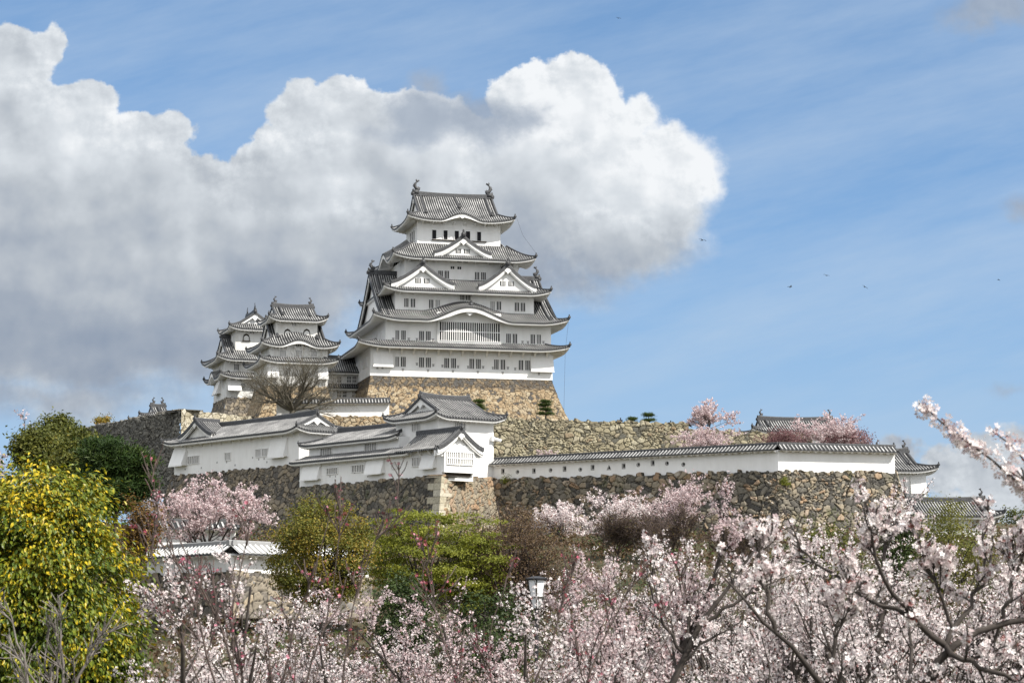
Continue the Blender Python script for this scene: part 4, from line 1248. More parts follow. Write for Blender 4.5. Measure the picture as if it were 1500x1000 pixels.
# corner blocks
m = MB()
for i in range(11):
    z1, z0 = -i * .88, -(i + 1) * .88 + .05
    f0 = (1 - (1 + z1 / 10)) ; f1 = (1 - (1 + z0 / 10))
    la, lb = (2.6, 1.3) if i % 2 else (1.3, 2.4)
    def cp(z): 
        f = -z / 10; wv = 1 - f; wv = wv + .3 * wv * (1 - wv); g = 1 - wv
        return .35 + 2.25 * g, -.25 - 2.65 * g
    (xa, ya), (xb, yb_) = cp(z1), cp(z0)
    e = .14 + .03 * ((i * 7) % 3)
    dr = (endR - cnr); dr = dr / np.linalg.norm(dr[:2]); dx = float(np.dot(dr, KB.ex)); dy = float(np.dot(dr, KB.ey))
    vs = []
    for x, y, z in ((xa, ya, z1), (xb, yb_, z0)):
        vs += [(x - la, y - e, z), (x + e, y - e, z), (x + e + dx * lb, y + dy * lb, z), (x - la, y + 1.2, z)]
    m.add(vs, [(0, 1, 2, 3), (4, 5, 1, 0), (5, 6, 2, 1), (6, 7, 3, 2), (7, 4, 0, 3), (7, 6, 5, 4)])
cs = m.build('corner_blocks', 'corner_stone' if 'corner_stone' in M else 'stone_cream', o)
mat4 = Matrix.LocRotScale(Vector(KB.o), Matrix.Rotation(KB.a, 3, 'Z').to_quaternion(), None)
cs.data.transform(mat4)
at = cs.data.attributes.new('tone', 'FLOAT', 'POINT'); at.data.foreach_set('value', [.15 + .75 * ((i // 8 * 37) % 11) / 11 for i in range(len(cs.data.vertices))])
at = cs.data.attributes.new('gap', 'FLOAT', 'POINT'); at.data.foreach_set('value', [1.0] * len(cs.data.vertices))
pA, pB, pC = P(716, 702.5, DW + .3), P(1140, 689.5, D2), P(1309, 692.5, D3)
zlow = 6.0
def low(p, dx, dy): return np.array([p[0] + dx, p[1] + dy, zlow])
sw('long rampart of brown and grey boulders under the right-hand white walls', 'stone_mixed', [
    (pA + [0, -.5, 0], pB + [0, -.55, 0], low(pA, -.5, -4.6), low(pB, 0, -5.0), .25),
    (pB + [-.25, -.5, 0], pC + [.2, -.55, 0], low(pB, -.25, -4.9), low(pC, 4.4, -5.0), .25),
    (pC + [.2, -.55, 0], pC + [3, 14, 0], low(pC, 4.4, -5.0), low(pC, 7.5, 14), .25)], size=(1.05, .72), relief=.26, seed=4)
# upper ward
Y1 = 306
sw('tall olive grey rampart below the tall tower, with pines along its top', 'stone_olive', [
    (P(676, 611.5, Y1 + 3), P(1009, 620, Y1 - 4), P(676, 720, Y1 - 2), P(1009, 720, Y1 - 9), .2)], size=(.98, .78), relief=.24, seed=6, cap=6)
sw('lower right stretch of the olive rampart, beside the blossoming tree', 'stone_olive', [
    (P(1009, 627.5, Y1 - 3.7), P(1190, 637, Y1 - 8), P(1009, 720, Y1 - 9), P(1190, 720, Y1 - 13), .2)], size=(.95, .75), relief=.24, seed=8, cap=5)
sw('low ochre stone footing under the short wall beside the tall tower', 'stone_ochre', [
    (P(395, 610, 330.5), P(575, 608.5, 333.6), P(395, 665, 329), P(578, 665, 332), .1)], size=(.95, .75), relief=.2, seed=10, tone_fn=lambda t, U, V, k: .25 + t * .6)
c0 = P(265, 600, 325); c1 = P(112, 628, 362); c2 = P(392, 614, 342)
sw('high grey rampart at the far left, behind the dark pines', 'stone_grey', [
    (c1, c0, c1 + [-1.5, -2, -14], c0 + [.3, -2.4, -14], .2), (c0, c2, c0 + [.3, -2.4, -14], c2 + [1, -2, -14], .2)], size=(1.1, .62), relief=.26, seed=12, cap=4)
# sunlit right return of that wall: its light painted as a paler stone skin
sw('pale sunlit stone wall end rising behind the leftmost turret roof', 'stone_cream', [
    (c0 + [.12, -.22, .05], c2 + [.1, -.25, .05], c0 + [.42, -2.62, -13.5], c2 + [1.1, -2.2, -13.5], .2)], size=(1.35, .85), relief=.14, seed=13, cap=2)

# ---- far right buildings
def far_turret(px, py, Y, deg, name, label, wl, wr, wz_top, wz_bot, ridge_l, ridge_r, ridge_y, dep, oh, eave, runx, tg, drop=None, wins=(), fish=.55):
    K = Frame(px, py, Y, deg); r = K.root(name); tag(r, label, 'turret building', 'turrets at the right end of the castle')
    x0, x1 = K.X(wl, py), K.X(wr, py)
    ze = K.Z((wl + wr) / 2, eave, -oh)
    walls(r, x0, x1, 0, dep, K.Z(px, wz_bot) - .5, ze + .1)
    H = K.Z((ridge_l + ridge_r) / 2, ridge_y, dep / 2) - ze - .3
    hip_roof(r, x0 - oh, x1 + oh, -oh, dep + oh, ze, powr(H, 1.2), (dep + 2 * oh) / 2, runx, tg=tg, lift=.6, LR=3, oh=oh, gable=True, kudari=1.0, fish=fish, orn=.75)
    if drop: stone_drop(r, K.X(drop[0], 710), K.X(drop[1], 710), K.Z(drop[0], drop[3]), K.Z(drop[0], drop[2]), 0, .5)
    for a, b, c, d in wins: win_px(K, r, a, b, c, d, 0, 3, pane='vent')
    return K, r
far_turret(1112, 650, 318, 4, 'gate_turret', 'dark tile roof with fish ornaments rising behind the pink trees on the rampart', 1112, 1234, 634, 655, 1122, 1227, 613.5, 8, 1.3, 631, 2.0, .42)
far_turret(1313, 730, 288, 10, 'end_turret', 'narrow white turret with steep tile roof right of the sunlit wall', 1288, 1357, 695, 735, 1300, 1350, 660, 8.5, 1.4, 688, 2.5, .35, drop=(1333, 1356, 698, 720))
far_turret(1400, 790, 280, 4, 'low_turret', 'lowest white building with wide tile roof at the right edge', 1330, 1460, 760, 800, 1338, 1455, 731, 8, 1.0, 755, 1.4, .3, wins=((1425, 1437, 763, 776),))
far_turret(205, 625, 372, 20, 'rear_turret', 'dark roof peak with ornaments poking up behind the far left rampart', 212, 262, 610, 640, 225, 250, 594, 9, 1.3, 611, 3.2, .5)
# ------------------------------------------------------------------ ground
def sstep(a, b, x):
    t = np.clip((x - a) / (b - a), 0, 1); return t * t * (3 - 2 * t)
def ground_z(x, y):
    x = np.asarray(x, float); y = np.asarray(y, float)
    return sstep(95, 240, y) * 13.0 + sstep(262, 330, y) * 5.0 + .35 * np.sin(x * .21 + y * .13) * sstep(60, 120, y) + .2 * np.sin(x * .53 - y * .31)
def ground():
    xs = np.concatenate([np.linspace(-6000, -160, 12), np.linspace(-150, 150, 101), np.linspace(160, 6000, 12)])
    ys = np.concatenate([np.linspace(-300, -30, 6), np.linspace(-25, 460, 120), np.linspace(500, 9000, 14)])
    Xg, Yg = np.meshgrid(xs, ys, indexing='ij')
    far = sstep(460, 900, Yg) + sstep(150, 400, np.abs(Xg))
    Zg = ground_z(Xg, Yg) * np.clip(1 - far, 0, 1)
    V = np.stack([Xg, Yg, Zg], -1).reshape(-1, 3); n = len(ys)
    i, j = np.meshgrid(np.arange(len(xs) - 1), np.arange(n - 1), indexing='ij')
    Fc = np.stack([i * n + j, (i + 1) * n + j, (i + 1) * n + j + 1, i * n + j + 1], -1).reshape(-1, 4)
    me = np_mesh('ground', V, Fc, True)
    m, t, b = new_mat('ground')
    nz = t.noise(worldco(t), .25, 7, .65)
    t.l.new(t.ramp(nz, [(.35, (.03, .038, .014)), (.5, (.055, .05, .026)), (.65, (.09, .072, .045))]), b.inputs['Base Color']); b.inputs['Roughness'].default_value = 1
    M['ground'] = m
    tag(link('ground', me, 'ground'), kind='structure')
    for pts, z in (([P(690, 612, 309), P(1008, 620, 304), P(1190, 637, 300), np.array([55, 430, 0]), np.array([-90, 430, 0]), P(275, 603, 346), P(395, 615, 350), P(400, 612, 337), P(572, 611, 338)], None),
                   ([P(728, 700, DW + 1.2), P(1138, 690, D2 + 1), P(1306, 692, D3 + 1), P(1330, 692, 290), P(1120, 690, 303), P(735, 700, 305)], None)):
        m_ = MB(); zz = min(p[2] for p in pts if p[2] > 1) - .9
        m_.add([(p[0], p[1], zz) for p in pts], [tuple(range(len(pts)))])
        tag(m_.build('terrace_ground', 'ground'), kind='structure')
ground()

# ------------------------------------------------------------------ plants
def unit(v): return v / (np.linalg.norm(v, axis=-1, keepdims=True) + 1e-9)
class Wood:
    def __init__(s): s.V = []; s.F = []; s.b = 0
    def add(s, paths, radii, k=5):
        paths = np.asarray(paths, float); B, n = paths.shape[:2]; radii = np.asarray(radii, float)
        tg = unit(np.gradient(paths, axis=1))
        ref = np.where(np.abs(tg[..., 2:3]) > .9, np.array([1., 0, 0]), np.array([0, 0, 1.]))
        ref = np.broadcast_to(ref[:, :1], tg.shape)
        sd = unit(np.cross(tg, ref)); up = np.cross(sd, tg)
        a = np.arange(k) * 2 * math.pi / k
        ring = paths[:, :, None] + radii[..., None, None] * (np.cos(a)[None, None, :, None] * sd[:, :, None] + np.sin(a)[None, None, :, None] * up[:, :, None])
        s.V.append(ring.reshape(-1, 3))
        bi, ji, ki = np.meshgrid(np.arange(B), np.arange(n - 1), np.arange(k), indexing='ij')
        o = s.b + bi * n * k + ji * k; q = (ki + 1) % k
        s.F.append(np.stack([o + ki, o + k + ki, o + k + q, o + q], -1).reshape(-1, 4)); s.b += B * n * k
    def build(s, name, mat, parent):
        me = np_mesh(name, np.concatenate(s.V), np.concatenate(s.F), True)
        return link(name, me, mat, parent)

def grow(rng, par, prad, cnt, length, ang, n=6, up=.15, wig=.25, start=.25, rk=.6, end=1.0, shrink=.5, tip=.25):
    B, m = par.shape[:2]
    idx = np.repeat(np.arange(B), cnt); N = len(idx)
    t = start + (end - start) * rng.rand(N); f = t * (m - 1); i = np.clip(f.astype(int), 0, m - 2); fr = (f - i)[:, None]
    p = par[idx, i] * (1 - fr) + par[idx, i + 1] * fr
    r = (prad[idx, i] * (1 - fr[:, 0]) + prad[idx, i + 1] * fr[:, 0]) * rk
    d = unit(par[idx, i + 1] - par[idx, i])
    rv = rng.randn(N, 3); pe = unit(rv - d * (rv * d).sum(-1, keepdims=True))
    a = R(ang) * (.7 + .6 * rng.rand(N))[:, None]
    dr = unit(d * np.cos(a) + pe * np.sin(a) + np.array([0, 0, up]))
    L = length * (.55 + .9 * rng.rand(N)) * (1 - shrink * t)
    return path_from(rng, p, dr, L, r, n, up, wig, tip)
def path_from(rng, p, dr, L, r, n, up, wig, tip=.25):
    N = len(p); out = np.zeros((N, n, 3)); out[:, 0] = p; d = dr.copy()
    for j in range(1, n):
        d = unit(d + wig * rng.randn(N, 3) * .5 + np.array([0, 0, up * .35]))
        out[:, j] = out[:, j - 1] + d * (np.asarray(L)[:, None] / (n - 1))
    rad = np.asarray(r)[:, None] * np.linspace(1, tip, n)[None]
    return out, rad
def resample(poly, n):
    poly = np.asarray(poly, float); s = np.concatenate([[0], np.cumsum(np.linalg.norm(np.diff(poly, axis=0), axis=1))])
    q = np.linspace(0, s[-1], n)
    c = np.stack([np.interp(q, s, poly[:, k]) for k in range(3)], -1)
    for _ in range(2): c[1:-1] = .25 * c[:-2] + .5 * c[1:-1] + .25 * c[2:]
    return c
def along(rng, paths, N, start=.15):
    B, m = paths.shape[:2]
    ln = np.linalg.norm(np.diff(paths, axis=1), axis=-1).sum(1); w = ln / ln.sum()
    idx = rng.choice(B, N, p=w); f = (start + (1 - start) * rng.rand(N)) * (m - 1); i = np.clip(f.astype(int), 0, m - 2); fr = (f - i)[:, None]
    return paths[idx, i] * (1 - fr) + paths[idx, i + 1] * fr, idx

def tmpl(kind):
    if kind == 'flower':       # five cupped petals
        v, f = [], []
        for k in range(5):
            a = 2 * math.pi * k / 5
            for r_, da, z in ((.10, 0, -.10), (.72, -.50, .10), (1.0, 0, .26), (.72, .50, .10)):
                v.append((r_ * math.cos(a + da), r_ * math.sin(a + da), z))
            f.append((4 * k, 4 * k + 1, 4 * k + 2, 4 * k + 3))
        return np.array(v), np.array(f)
    if kind == 'puff':         # three folded petals for flowers farther off
        v, f = [], []
        for k in range(3):
            a = 2 * math.pi * k / 3
            for r_, da, z in ((.15, math.pi, 0), (.85, -.75, .15), (1.0, 0, .35), (.85, .75, .15)):
                v.append((r_ * math.cos(a + da), r_ * math.sin(a + da), z))
            f.append((4 * k, 4 * k + 1, 4 * k + 2, 4 * k + 3))
        return np.array(v), np.array(f)
    if kind == 'leaf':         # pointed leaf along +x folded on its midrib
        return np.array([(0, 0, 0), (.30, -.22, .07), (.68, -.20, .05), (1, 0, -.12), (.68, .20, .05), (.30, .22, .07), (.5, 0, -.02)]), np.array([(0, 1, 6, 5), (1, 2, 4, 5)][:0] or [(0, 1, 2, 6), (6, 2, 3, 4), (0, 6, 4, 5)])
    if kind == 'chip':         # one bent leaf-sized blade
        return np.array([(0, 0, 0), (.5, -.32, .1), (1, 0, 0), (.5, .32, .1)]), np.array([(0, 1, 2, 3)])
    if kind == 'needle':
        v, f = [], []
        for k in range(3):
            a = 2 * math.pi * k / 3; c, s_ = math.cos(a), math.sin(a)
            b = len(v); v += [(0, 0, 0), (.55 * c - .12 * s_, .55 * s_ + .12 * c, .45), (1. * c, 1. * s_, .62), (.55 * c + .12 * s_, .55 * s_ - .12 * c, .45)]
            f.append((b, b + 1, b + 2, b + 3))
        return np.array(v), np.array(f)
def frames(rng, nrm, axis=None):
    """rotation matrices with z = nrm, x = axis projected (random when None)"""
    z = unit(nrm); a = rng.randn(*z.shape) if axis is None else axis
    x = unit(a - z * (a * z).sum(-1, keepdims=True)); y = np.cross(z, x)
    return np.stack([x, y, z], -1)
def scatter(name, mat, parent, pos, nrm, size, tone, kind, rng, axis=None, tonevar=.08):
    tv, tf = tmpl(kind)
    Rm = frames(rng, nrm, axis)
    V = pos[:, None] + np.einsum('nij,kj->nki', Rm, tv) * np.asarray(size)[:, None, None]
    N, k = V.shape[:2]; m = len(tf)
    Fc = (np.arange(N)[:, None, None] * k + tf[None]).reshape(-1, tf.shape[1])
    me = np_mesh(name, V.reshape(-1, 3), Fc)
    at = me.attributes.new('tone', 'FLOAT', 'FACE')
    tn = np.clip(np.repeat(tone, m) + tonevar * rng.randn(N * m), 0, 1)
    at.data.foreach_set('value', tn.astype(np.float32))
    return link(name, me, mat, parent)

def blossoms(rng, parent, paths, N, size, kind, mat='blossom', cl=5, spread=.05, red=.13, start=.1, zmin=None, name='blossom'):
    """flower clusters strung along twigs"""
    c, _ = along(rng, paths, max(1, N // cl), start)
    pos = np.repeat(c, cl, 0); off = unit(rng.randn(len(pos), 3)) * (spread * (.5 + .7 * rng.rand(len(pos))))[:, None]
    pos = pos + off
    if zmin is not None:
        keep = (pos[:, 2] > zmin) | (rng.rand(len(pos)) < .25); pos, off = pos[keep], off[keep]
    n = len(pos)
    tone = .16 + .84 * rng.rand(n) ** .8
    nrm = unit(off) + .6 * rng.randn(n, 3) + np.array([0, -.25, .2])
    sz = size * (.75 + .5 * rng.rand(n))
    r_ = rng.rand(n) < red
    tone[r_] = .10 * rng.rand(r_.sum()); sz[r_] *= .75
    pos[r_] -= off[r_] * .5
    return scatter(name, mat, parent, pos, nrm, sz, tone, kind, rng, tonevar=.05)

def tree_root(name, label, cat, base, group=None):
    r = empty(name, base); tag(r, label, cat, group); return r

def cherry(label, base, height, spread, seed, N, size=.021, kind='puff', limbs=6, mat='blossom', bark='bark', group='blossoming cherry trees', zmin=None, red=.13, lean=(0, 0), twigs=(7, 6), cl=5, clsp=None, trunk_r=None, name='cherry_tree', flat=.55, upb=.25, t0=.28, cat='cherry tree'):
    rng = np.random.RandomState(seed); base = np.asarray(base, float)
    r = tree_root(name, label, cat, base, group)
    wd = Wood(); tr = trunk_r or height * .028
    top = np.array([lean[0], lean[1], height * t0])
    tp = resample([(0, 0, -.3), (.08 * height * rng.randn() * .3, .02, height * t0 * .5), top], 8)[None]
    wd.add(tp, (tr * np.array([1.3, 1.1, 1.0, .92, .85, .75, .55, .12]))[None], 8)
    az = np.arange(limbs) * 2 * math.pi / limbs + rng.rand(limbs) * .8
    el = R(28) + R(40) * rng.rand(limbs); el[0] = R(80)
    d = np.stack([np.cos(az) * np.cos(el), np.sin(az) * np.cos(el), np.sin(el)], -1)
    hz = height * (1 - t0)
    L = 1.0 / np.sqrt((d[:, :2] ** 2).sum(1) / spread ** 2 + d[:, 2] ** 2 / hz ** 2) * (.80 + .2 * rng.rand(limbs))
    p0 = np.repeat(top[None], limbs, 0) - np.array([0, 0, 1]) * (rng.rand(limbs) * height * t0 * .25)[:, None]
    l1, r1 = path_from(rng, p0, d, L, np.full(limbs, tr * .44), 9, .12, .28, .16)
    l2, r2 = grow(rng, l1, r1, twigs[0], spread * .52, 48, 7, upb, .3, .2, .55)
    l3, r3 = grow(rng, l2, r2, twigs[1], spread * .24, 45, 5, upb * .6, .35, .15, .55)
    # bring the crown to its measured height and spread
    q = l3.reshape(-1, 3); f0 = height * t0 * .75
    kz = (height - f0) / (np.percentile(q[:, 2], 99.3) - f0); kx = spread / np.percentile(np.hypot(q[:, 0] - top[0], q[:, 1] - top[1]), 95)
    for a_ in (l1, l2, l3):
        up_ = a_[..., 2] > f0
        a_[..., 2] = np.where(up_, f0 + (a_[..., 2] - f0) * kz, a_[..., 2])
        a_[..., :2] = top[:2] + (a_[..., :2] - top[:2]) * (1 + (kx - 1) * np.clip((a_[..., 2:3] - f0 * .6) / (f0 * .4 + .01), 0, 1))
    wd.add(l1, r1, 6); wd.add(l2, r2, 5)
    wd.add(l3, np.maximum(r3, .004), 3)
    wd.build('trunk', bark, r)
    allp = [l3]
    w2 = np.stack([l2[:, k] for k in range(2, 7)], 1)
    nb = int(N * .68)
    pp = np.concatenate([l3, w2], 0)
    off_z = None if zmin is None else zmin - base[2]
    blossoms(rng, r, pp, N, size, kind, mat, cl, clsp or max(.05, size * 1.9), red, zmin=off_z)
    return r

def crown_tree(name, label, cat, base, center, radii, seed, nclump, per, cr, leaf, size, mat, bark='bark', group=None, shell=.45, flat=.7, tone_bias=None, droop=0.0, limb_n=14, trunk_r=.2, up_only=False, rag=.18, crown='crown'):
    rng = np.random.RandomState(seed); base = np.asarray(base, float); center = np.asarray(center, float) - base; radii = np.asarray(radii, float)
    r = tree_root(name, label, cat, base, group)
    dirs = unit(rng.randn(nclump, 3)); 
    if up_only: dirs[:, 2] = np.abs(dirs[:, 2])
    rho = (shell + (1 - shell) * rng.rand(nclump) ** .6) * (1 + rag * rng.randn(nclump))
    cc = center + dirs * rho[:, None] * radii
    wd = Wood()
    fork = np.array([center[0] * .6, center[1] * .6, max(.4, (center[2] - radii[2] * .75))])
    wd.add(resample([(0, 0, -.4), fork * .5 + np.array([.1, 0, 0]), fork], 7)[None], np.linspace(trunk_r * 1.2, trunk_r * .8, 7)[None], 8)
    sel = rng.choice(nclump, min(limb_n, nclump), replace=False)
    paths = []
    for s_ in sel:
        mid = fork + (cc[s_] - fork) * .5 + rng.randn(3) * .08 * radii + np.array([0, 0, -.08 * radii[2]])
        paths.append(resample([fork, mid, cc[s_]], 7))
    paths = np.array(paths); wd.add(paths, np.repeat(np.linspace(trunk_r * .5, trunk_r * .08, 7)[None], len(paths), 0), 5)
    l2, r2 = grow(rng, paths, np.repeat(np.linspace(trunk_r * .4, trunk_r * .06, 7)[None], len(paths), 0), 5, float(radii.mean()) * .5, 45, 5, .1, .3, .4, .5)
    wd.add(l2, r2, 4)
    wd.build('trunk', bark, r)
    ci = np.repeat(np.arange(nclump), per); n = len(ci)
    szc = (.7 + .6 * rng.rand(nclump))[ci][:, None]
    pos = cc[ci] + rng.randn(n, 3) * cr * szc * np.array([1, 1, flat])
    out = unit((pos - center) / radii)
    nrm = out * .6 + rng.randn(n, 3) * .55 + np.array([0, 0, .35])
    ctone = rng.rand(nclump)[ci]
    up = ((pos[:, 2] - center[2]) / radii[2])
    tone = np.clip(.16 + .32 * ctone + .36 * rng.rand(n) + (.09 * np.clip(up, -1, 1) if leaf == 'leaf' else 0) + (tone_bias or 0), 0, 1)
    ax = None
    if droop: ax = out + rng.randn(n, 3) * .35 + np.array([0, 0, -droop])
    scatter(crown, mat, r, pos, nrm, size * (.7 + .6 * rng.rand(n)), tone, leaf, rng, ax, .05)
    return r

def bare_tree(name, label, cat, base, height, spread, seed, bark='bark', limbs=6, t0=.25, cnt=(7, 7, 6), group=None, buds=None, upb=.35, trunk_r=None, tiny=.006, elv=(25, 50)):
    rng = np.random.RandomState(seed); r = tree_root(name, label, cat, np.asarray(base, float), group)
    wd = Wood(); tr = trunk_r or height * .03
    top = np.array([0, 0, height * t0])
    wd.add(resample([(0, 0, -.4), (.1, 0, height * t0 * .5), top], 6)[None], np.linspace(tr * 1.3, tr * .9, 6)[None], 8)
    az = np.arange(limbs) * 2 * math.pi / limbs + rng.rand(limbs) * .9; el = R(elv[0]) + R(elv[1]) * rng.rand(limbs); el[0] = R(82)
    d = np.stack([np.cos(az) * np.cos(el), np.sin(az) * np.cos(el), np.sin(el)], -1)
    hz = height * (1 - t0); L = 1 / np.sqrt((d[:, :2] ** 2).sum(1) / spread ** 2 + d[:, 2] ** 2 / hz ** 2) * .85
    l1, r1 = path_from(rng, np.repeat(top[None], limbs, 0), d, L, np.full(limbs, tr * .6), 9, .15, .3, .2)
    wd.add(l1, r1, 6)
    l2, r2 = grow(rng, l1, r1, cnt[0], spread * .55, 42, 7, upb, .3, .15, .55); wd.add(l2, np.maximum(r2, tiny), 5)
    l3, r3 = grow(rng, l2, r2, cnt[1], spread * .30, 40, 5, upb, .35, .15, .55); wd.add(l3, np.maximum(r3, tiny), 4)
    l4, r4 = grow(rng, l3, r3, cnt[2], spread * .16, 40, 4, upb, .35, .1, .6); wd.add(l4, np.maximum(r4, tiny * .8), 3)
    wd.build('branches', bark, r)
    if buds:
        mat, N, size, kind = buds
        c, _ = along(rng, l4, N, .1); n = len(c)
        scatter('leaf_buds', mat, r, c + rng.randn(n, 3) * size, rng.randn(n, 3) + np.array([0, 0, .4]), size * (.6 + .8 * rng.rand(n)), rng.rand(n), kind, rng)
    return r

def limb_tree(name, label, cat, base, limbs, seed, bark, twig=(5, 5), tl=(.8, .35), flowers=None, group=None, upb=.3, r0=.05, tiny=.0035, buds=None, n=10, wig=.28, extra=None):
    """limbs: polylines of (px,py,depth,radius) traced from where the limbs stand; twigs grow from them"""
    rng = np.random.RandomState(seed); base = np.asarray(base, float); r = tree_root(name, label, cat, base, group)
    wd = Wood(); l1, r1 = [], []
    for poly in limbs:
        pts = np.array([P(a, b, c) for a, b, c, _ in poly]) - base
        c = resample(pts, n); c[1:-1] += rng.randn(n - 2, 3) * .012
        l1.append(c); r1.append(np.interp(np.linspace(0, 1, n), np.linspace(0, 1, len(poly)), [q[3] for q in poly]))
    l1, r1 = np.array(l1), np.array(r1); wd.add(l1, r1, 7)
    st = l1[0][0]
    wd.add(resample([(0, 0, -.3), st * .5 + np.array([.05, .05, 0]), st], 8)[None], np.linspace(r0 * 1.5, r0, 8)[None], 8)
    l2, r2 = grow(rng, l1, r1, twig[0], tl[0], 42, 7, upb, wig, .12, .55); r2 = np.maximum(r2, tiny * 1.4); wd.add(l2, r2, 5)
    l3, r3 = grow(rng, l2, r2, twig[1], tl[1], 42, 5, upb * .7, wig, .1, .6); wd.add(l3, np.maximum(r3, tiny), 4)
    wd.build('branches', bark, r)
    tips = np.concatenate([l3, np.stack([l2[:, k] for k in range(2, 7)], 1)], 0)
    if flowers:
        N, size, kind, mat, cl, sp, red, ss = flowers
        p = tips if extra is None else np.concatenate([l1[:2, j:j + 5] for j in range(4, n - 4)] + [tips[:0]], 0)
        blossoms(rng, r, p, N, size, kind, mat, cl, sp, red, start=ss)
    if buds:
        N, size, mat = buds
        c, _ = along(rng, tips, N, .2); m_ = len(c)
        scatter('flower_buds', mat, r, c + rng.randn(m_, 3) * size * .9, rng.randn(m_, 3), size * (.5 + .9 * rng.rand(m_)), rng.rand(m_) ** .9, 'flower', rng)
    return r
# ------------------------------------------------------------------ planting
def gz(x, y): return float(ground_z(x, y))
def at(px, Y, py=None):
    """ground point under photo column px at distance Y"""
    p = P(px, 880, Y); return np.array([p[0], Y, gz(p[0], Y)])
def zpx(py, Y): return CAM_Z + (880 - py) / 3000 * Y

# --- mid-distance cherries, one crown beside the other below the castle
def mid_cherry(label, px, top, Y, wpx, seed, N, **k):
    b = at(px, Y); h = zpx(top, Y) - b[2]
    k.setdefault('t0', .5)
    return cherry(label, b, h, wpx * Y / 3000, seed, N, zmin=3.9, size=.0172, twigs=(9, 8), limbs=9, **k)
mid_cherry('white blossoming cherry whose long sprays overlap the yellow leaved tree', 300, 832, 24, 215, 11, 22000, kind='flower')
mid_cherry('pale cherry filling the gap below the white corner wall', 470, 880, 32, 230, 12, 16000)
mid_cherry('small white cherry between the yellow leaved tree and the low white wall', 232, 858, 30, 110, 24, 9000, kind='flower')
mid_cherry('low pale cherry under the white corner wall, in the second row', 400, 880, 36, 190, 25, 13000)
mid_cherry('pale pink cherry in front of the dark green shrub, left of the lantern', 660, 866, 31, 190, 13, 16000, mat='blossom_pink')
mid_cherry('tall pink cherry standing right of the lantern with the highest centre spray', 925, 738, 28, 185, 14, 27000, kind='flower', mat='blossom_pink')
mid_cherry('pale cherry behind the long dark slanting branch', 1070, 800, 34, 225, 15, 24000)
mid_cherry('white cherry whose spray rises against the boulder rampart', 1240, 728, 27, 225, 16, 24000, kind='flower')
mid_cherry('white cherry at the right edge below the lowest white building', 1440, 800, 29, 210, 17, 22000)
mid_cherry('low pale cherry along the bottom edge, between lantern and yellow tree', 785, 880, 23, 260, 18, 15000, kind='flower')
mid_cherry('low white cherry at the bottom right, behind the blurred near boughs', 1240, 862, 22, 280, 19, 16000, kind='flower')
mid_cherry('pale cherry in the second row, between the two lime maples and the blossoms', 560, 905, 40, 240, 20, 15000)
mid_cherry('cherry of the second row, right of the long slanting branch', 1130, 800, 42, 240, 21, 17000)
mid_cherry('cherry of the second row, in front of the green rampart shrub', 1330, 782, 42, 240, 22, 17000)
mid_cherry('cherry of the second row, behind the lantern and the tall pink cherry', 960, 812, 44, 230, 23, 16000)

# --- near boughs
NB = P(1360, 880, 12); NB[2] = 0
limb_tree('cherry_tree', 'nearest cherry at lower right with thick forked boughs and big soft blossoms', 'cherry tree', NB, [
    [(1290, 1180, 12, 0.0360), (1352, 1005, 12, 0.0302), (1385, 945, 12, 0.0259), (1440, 908, 12, 0.0202), (1515, 905, 12, 0.0158)],
    [(1385, 945, 12, 0.0216), (1335, 905, 11.9, 0.0173), (1290, 850, 11.8, 0.0122), (1282, 790, 11.7, 0.0086), (1268, 735, 11.6, 0.0050)],
    [(1330, 902, 11.9, 0.0158), (1285, 880, 12, 0.0122), (1225, 850, 12.2, 0.0086), (1160, 795, 12.3, 0.0043)],
    [(1385, 945, 12, 0.0187), (1420, 888, 12.1, 0.0130), (1452, 840, 12.2, 0.0086), (1455, 770, 12.2, 0.0043)],
    [(1385, 945, 12, 0.0187), (1440, 978, 11.8, 0.0144), (1520, 1010, 11.7, 0.0101)],
    [(1290, 1180, 12, 0.0360), (1200, 975, 11.5, 0.0245), (1135, 925, 11.4, 0.0187), (1085, 880, 11.3, 0.0101), (1050, 835, 11.3, 0.0043)],
    [(1135, 925, 11.4, 0.0144), (1122, 870, 11.4, 0.0101), (1110, 800, 11.5, 0.0043)],
    [(1215, 985, 11.6, 0.0144), (1226, 930, 11.6, 0.0094), (1238, 850, 11.6, 0.0043)],
    [(1400, 925, 12, 0.0130), (1370, 860, 12, 0.0086), (1345, 790, 12, 0.0043)],
    [(1470, 906, 12, 0.0130), (1480, 860, 12, 0.0086), (1492, 800, 12, 0.0043)]], 31, 'bark', (7, 6), (.30, .15),
    (3800, .0185, 'flower', 'blossom', 9, .036, .16, .30), 'blossoming cherry trees', r0=.07)
SB = P(1830, 880, 9); SB[2] = 0
limb_tree('cherry_tree', 'blurred near cherry sprays reaching in from the right edge against the sky', 'cherry tree', SB, [
    [(1800, 1000, 9, .04), (1640, 830, 9, .022), (1560, 770, 9, .013), (1490, 705, 9, .009), (1440, 662, 9, .007), (1395, 624, 9, .005), (1346, 590, 9, .003)],
    [(1700, 900, 9, .02), (1600, 770, 9, .012), (1520, 690, 9.05, .007), (1490, 658, 9.05, .005), (1455, 632, 9.05, .003)],
    [(1640, 830, 9, .018), (1560, 745, 8.95, .01), (1515, 710, 8.95, .006), (1478, 690, 8.95, .003)]], 32, 'bark', (5, 2), (.07, .05),
    (760, .0172, 'flower', 'blossom', 12, .043, .2, .0), 'blossoming cherry trees', r0=.09, extra=3)
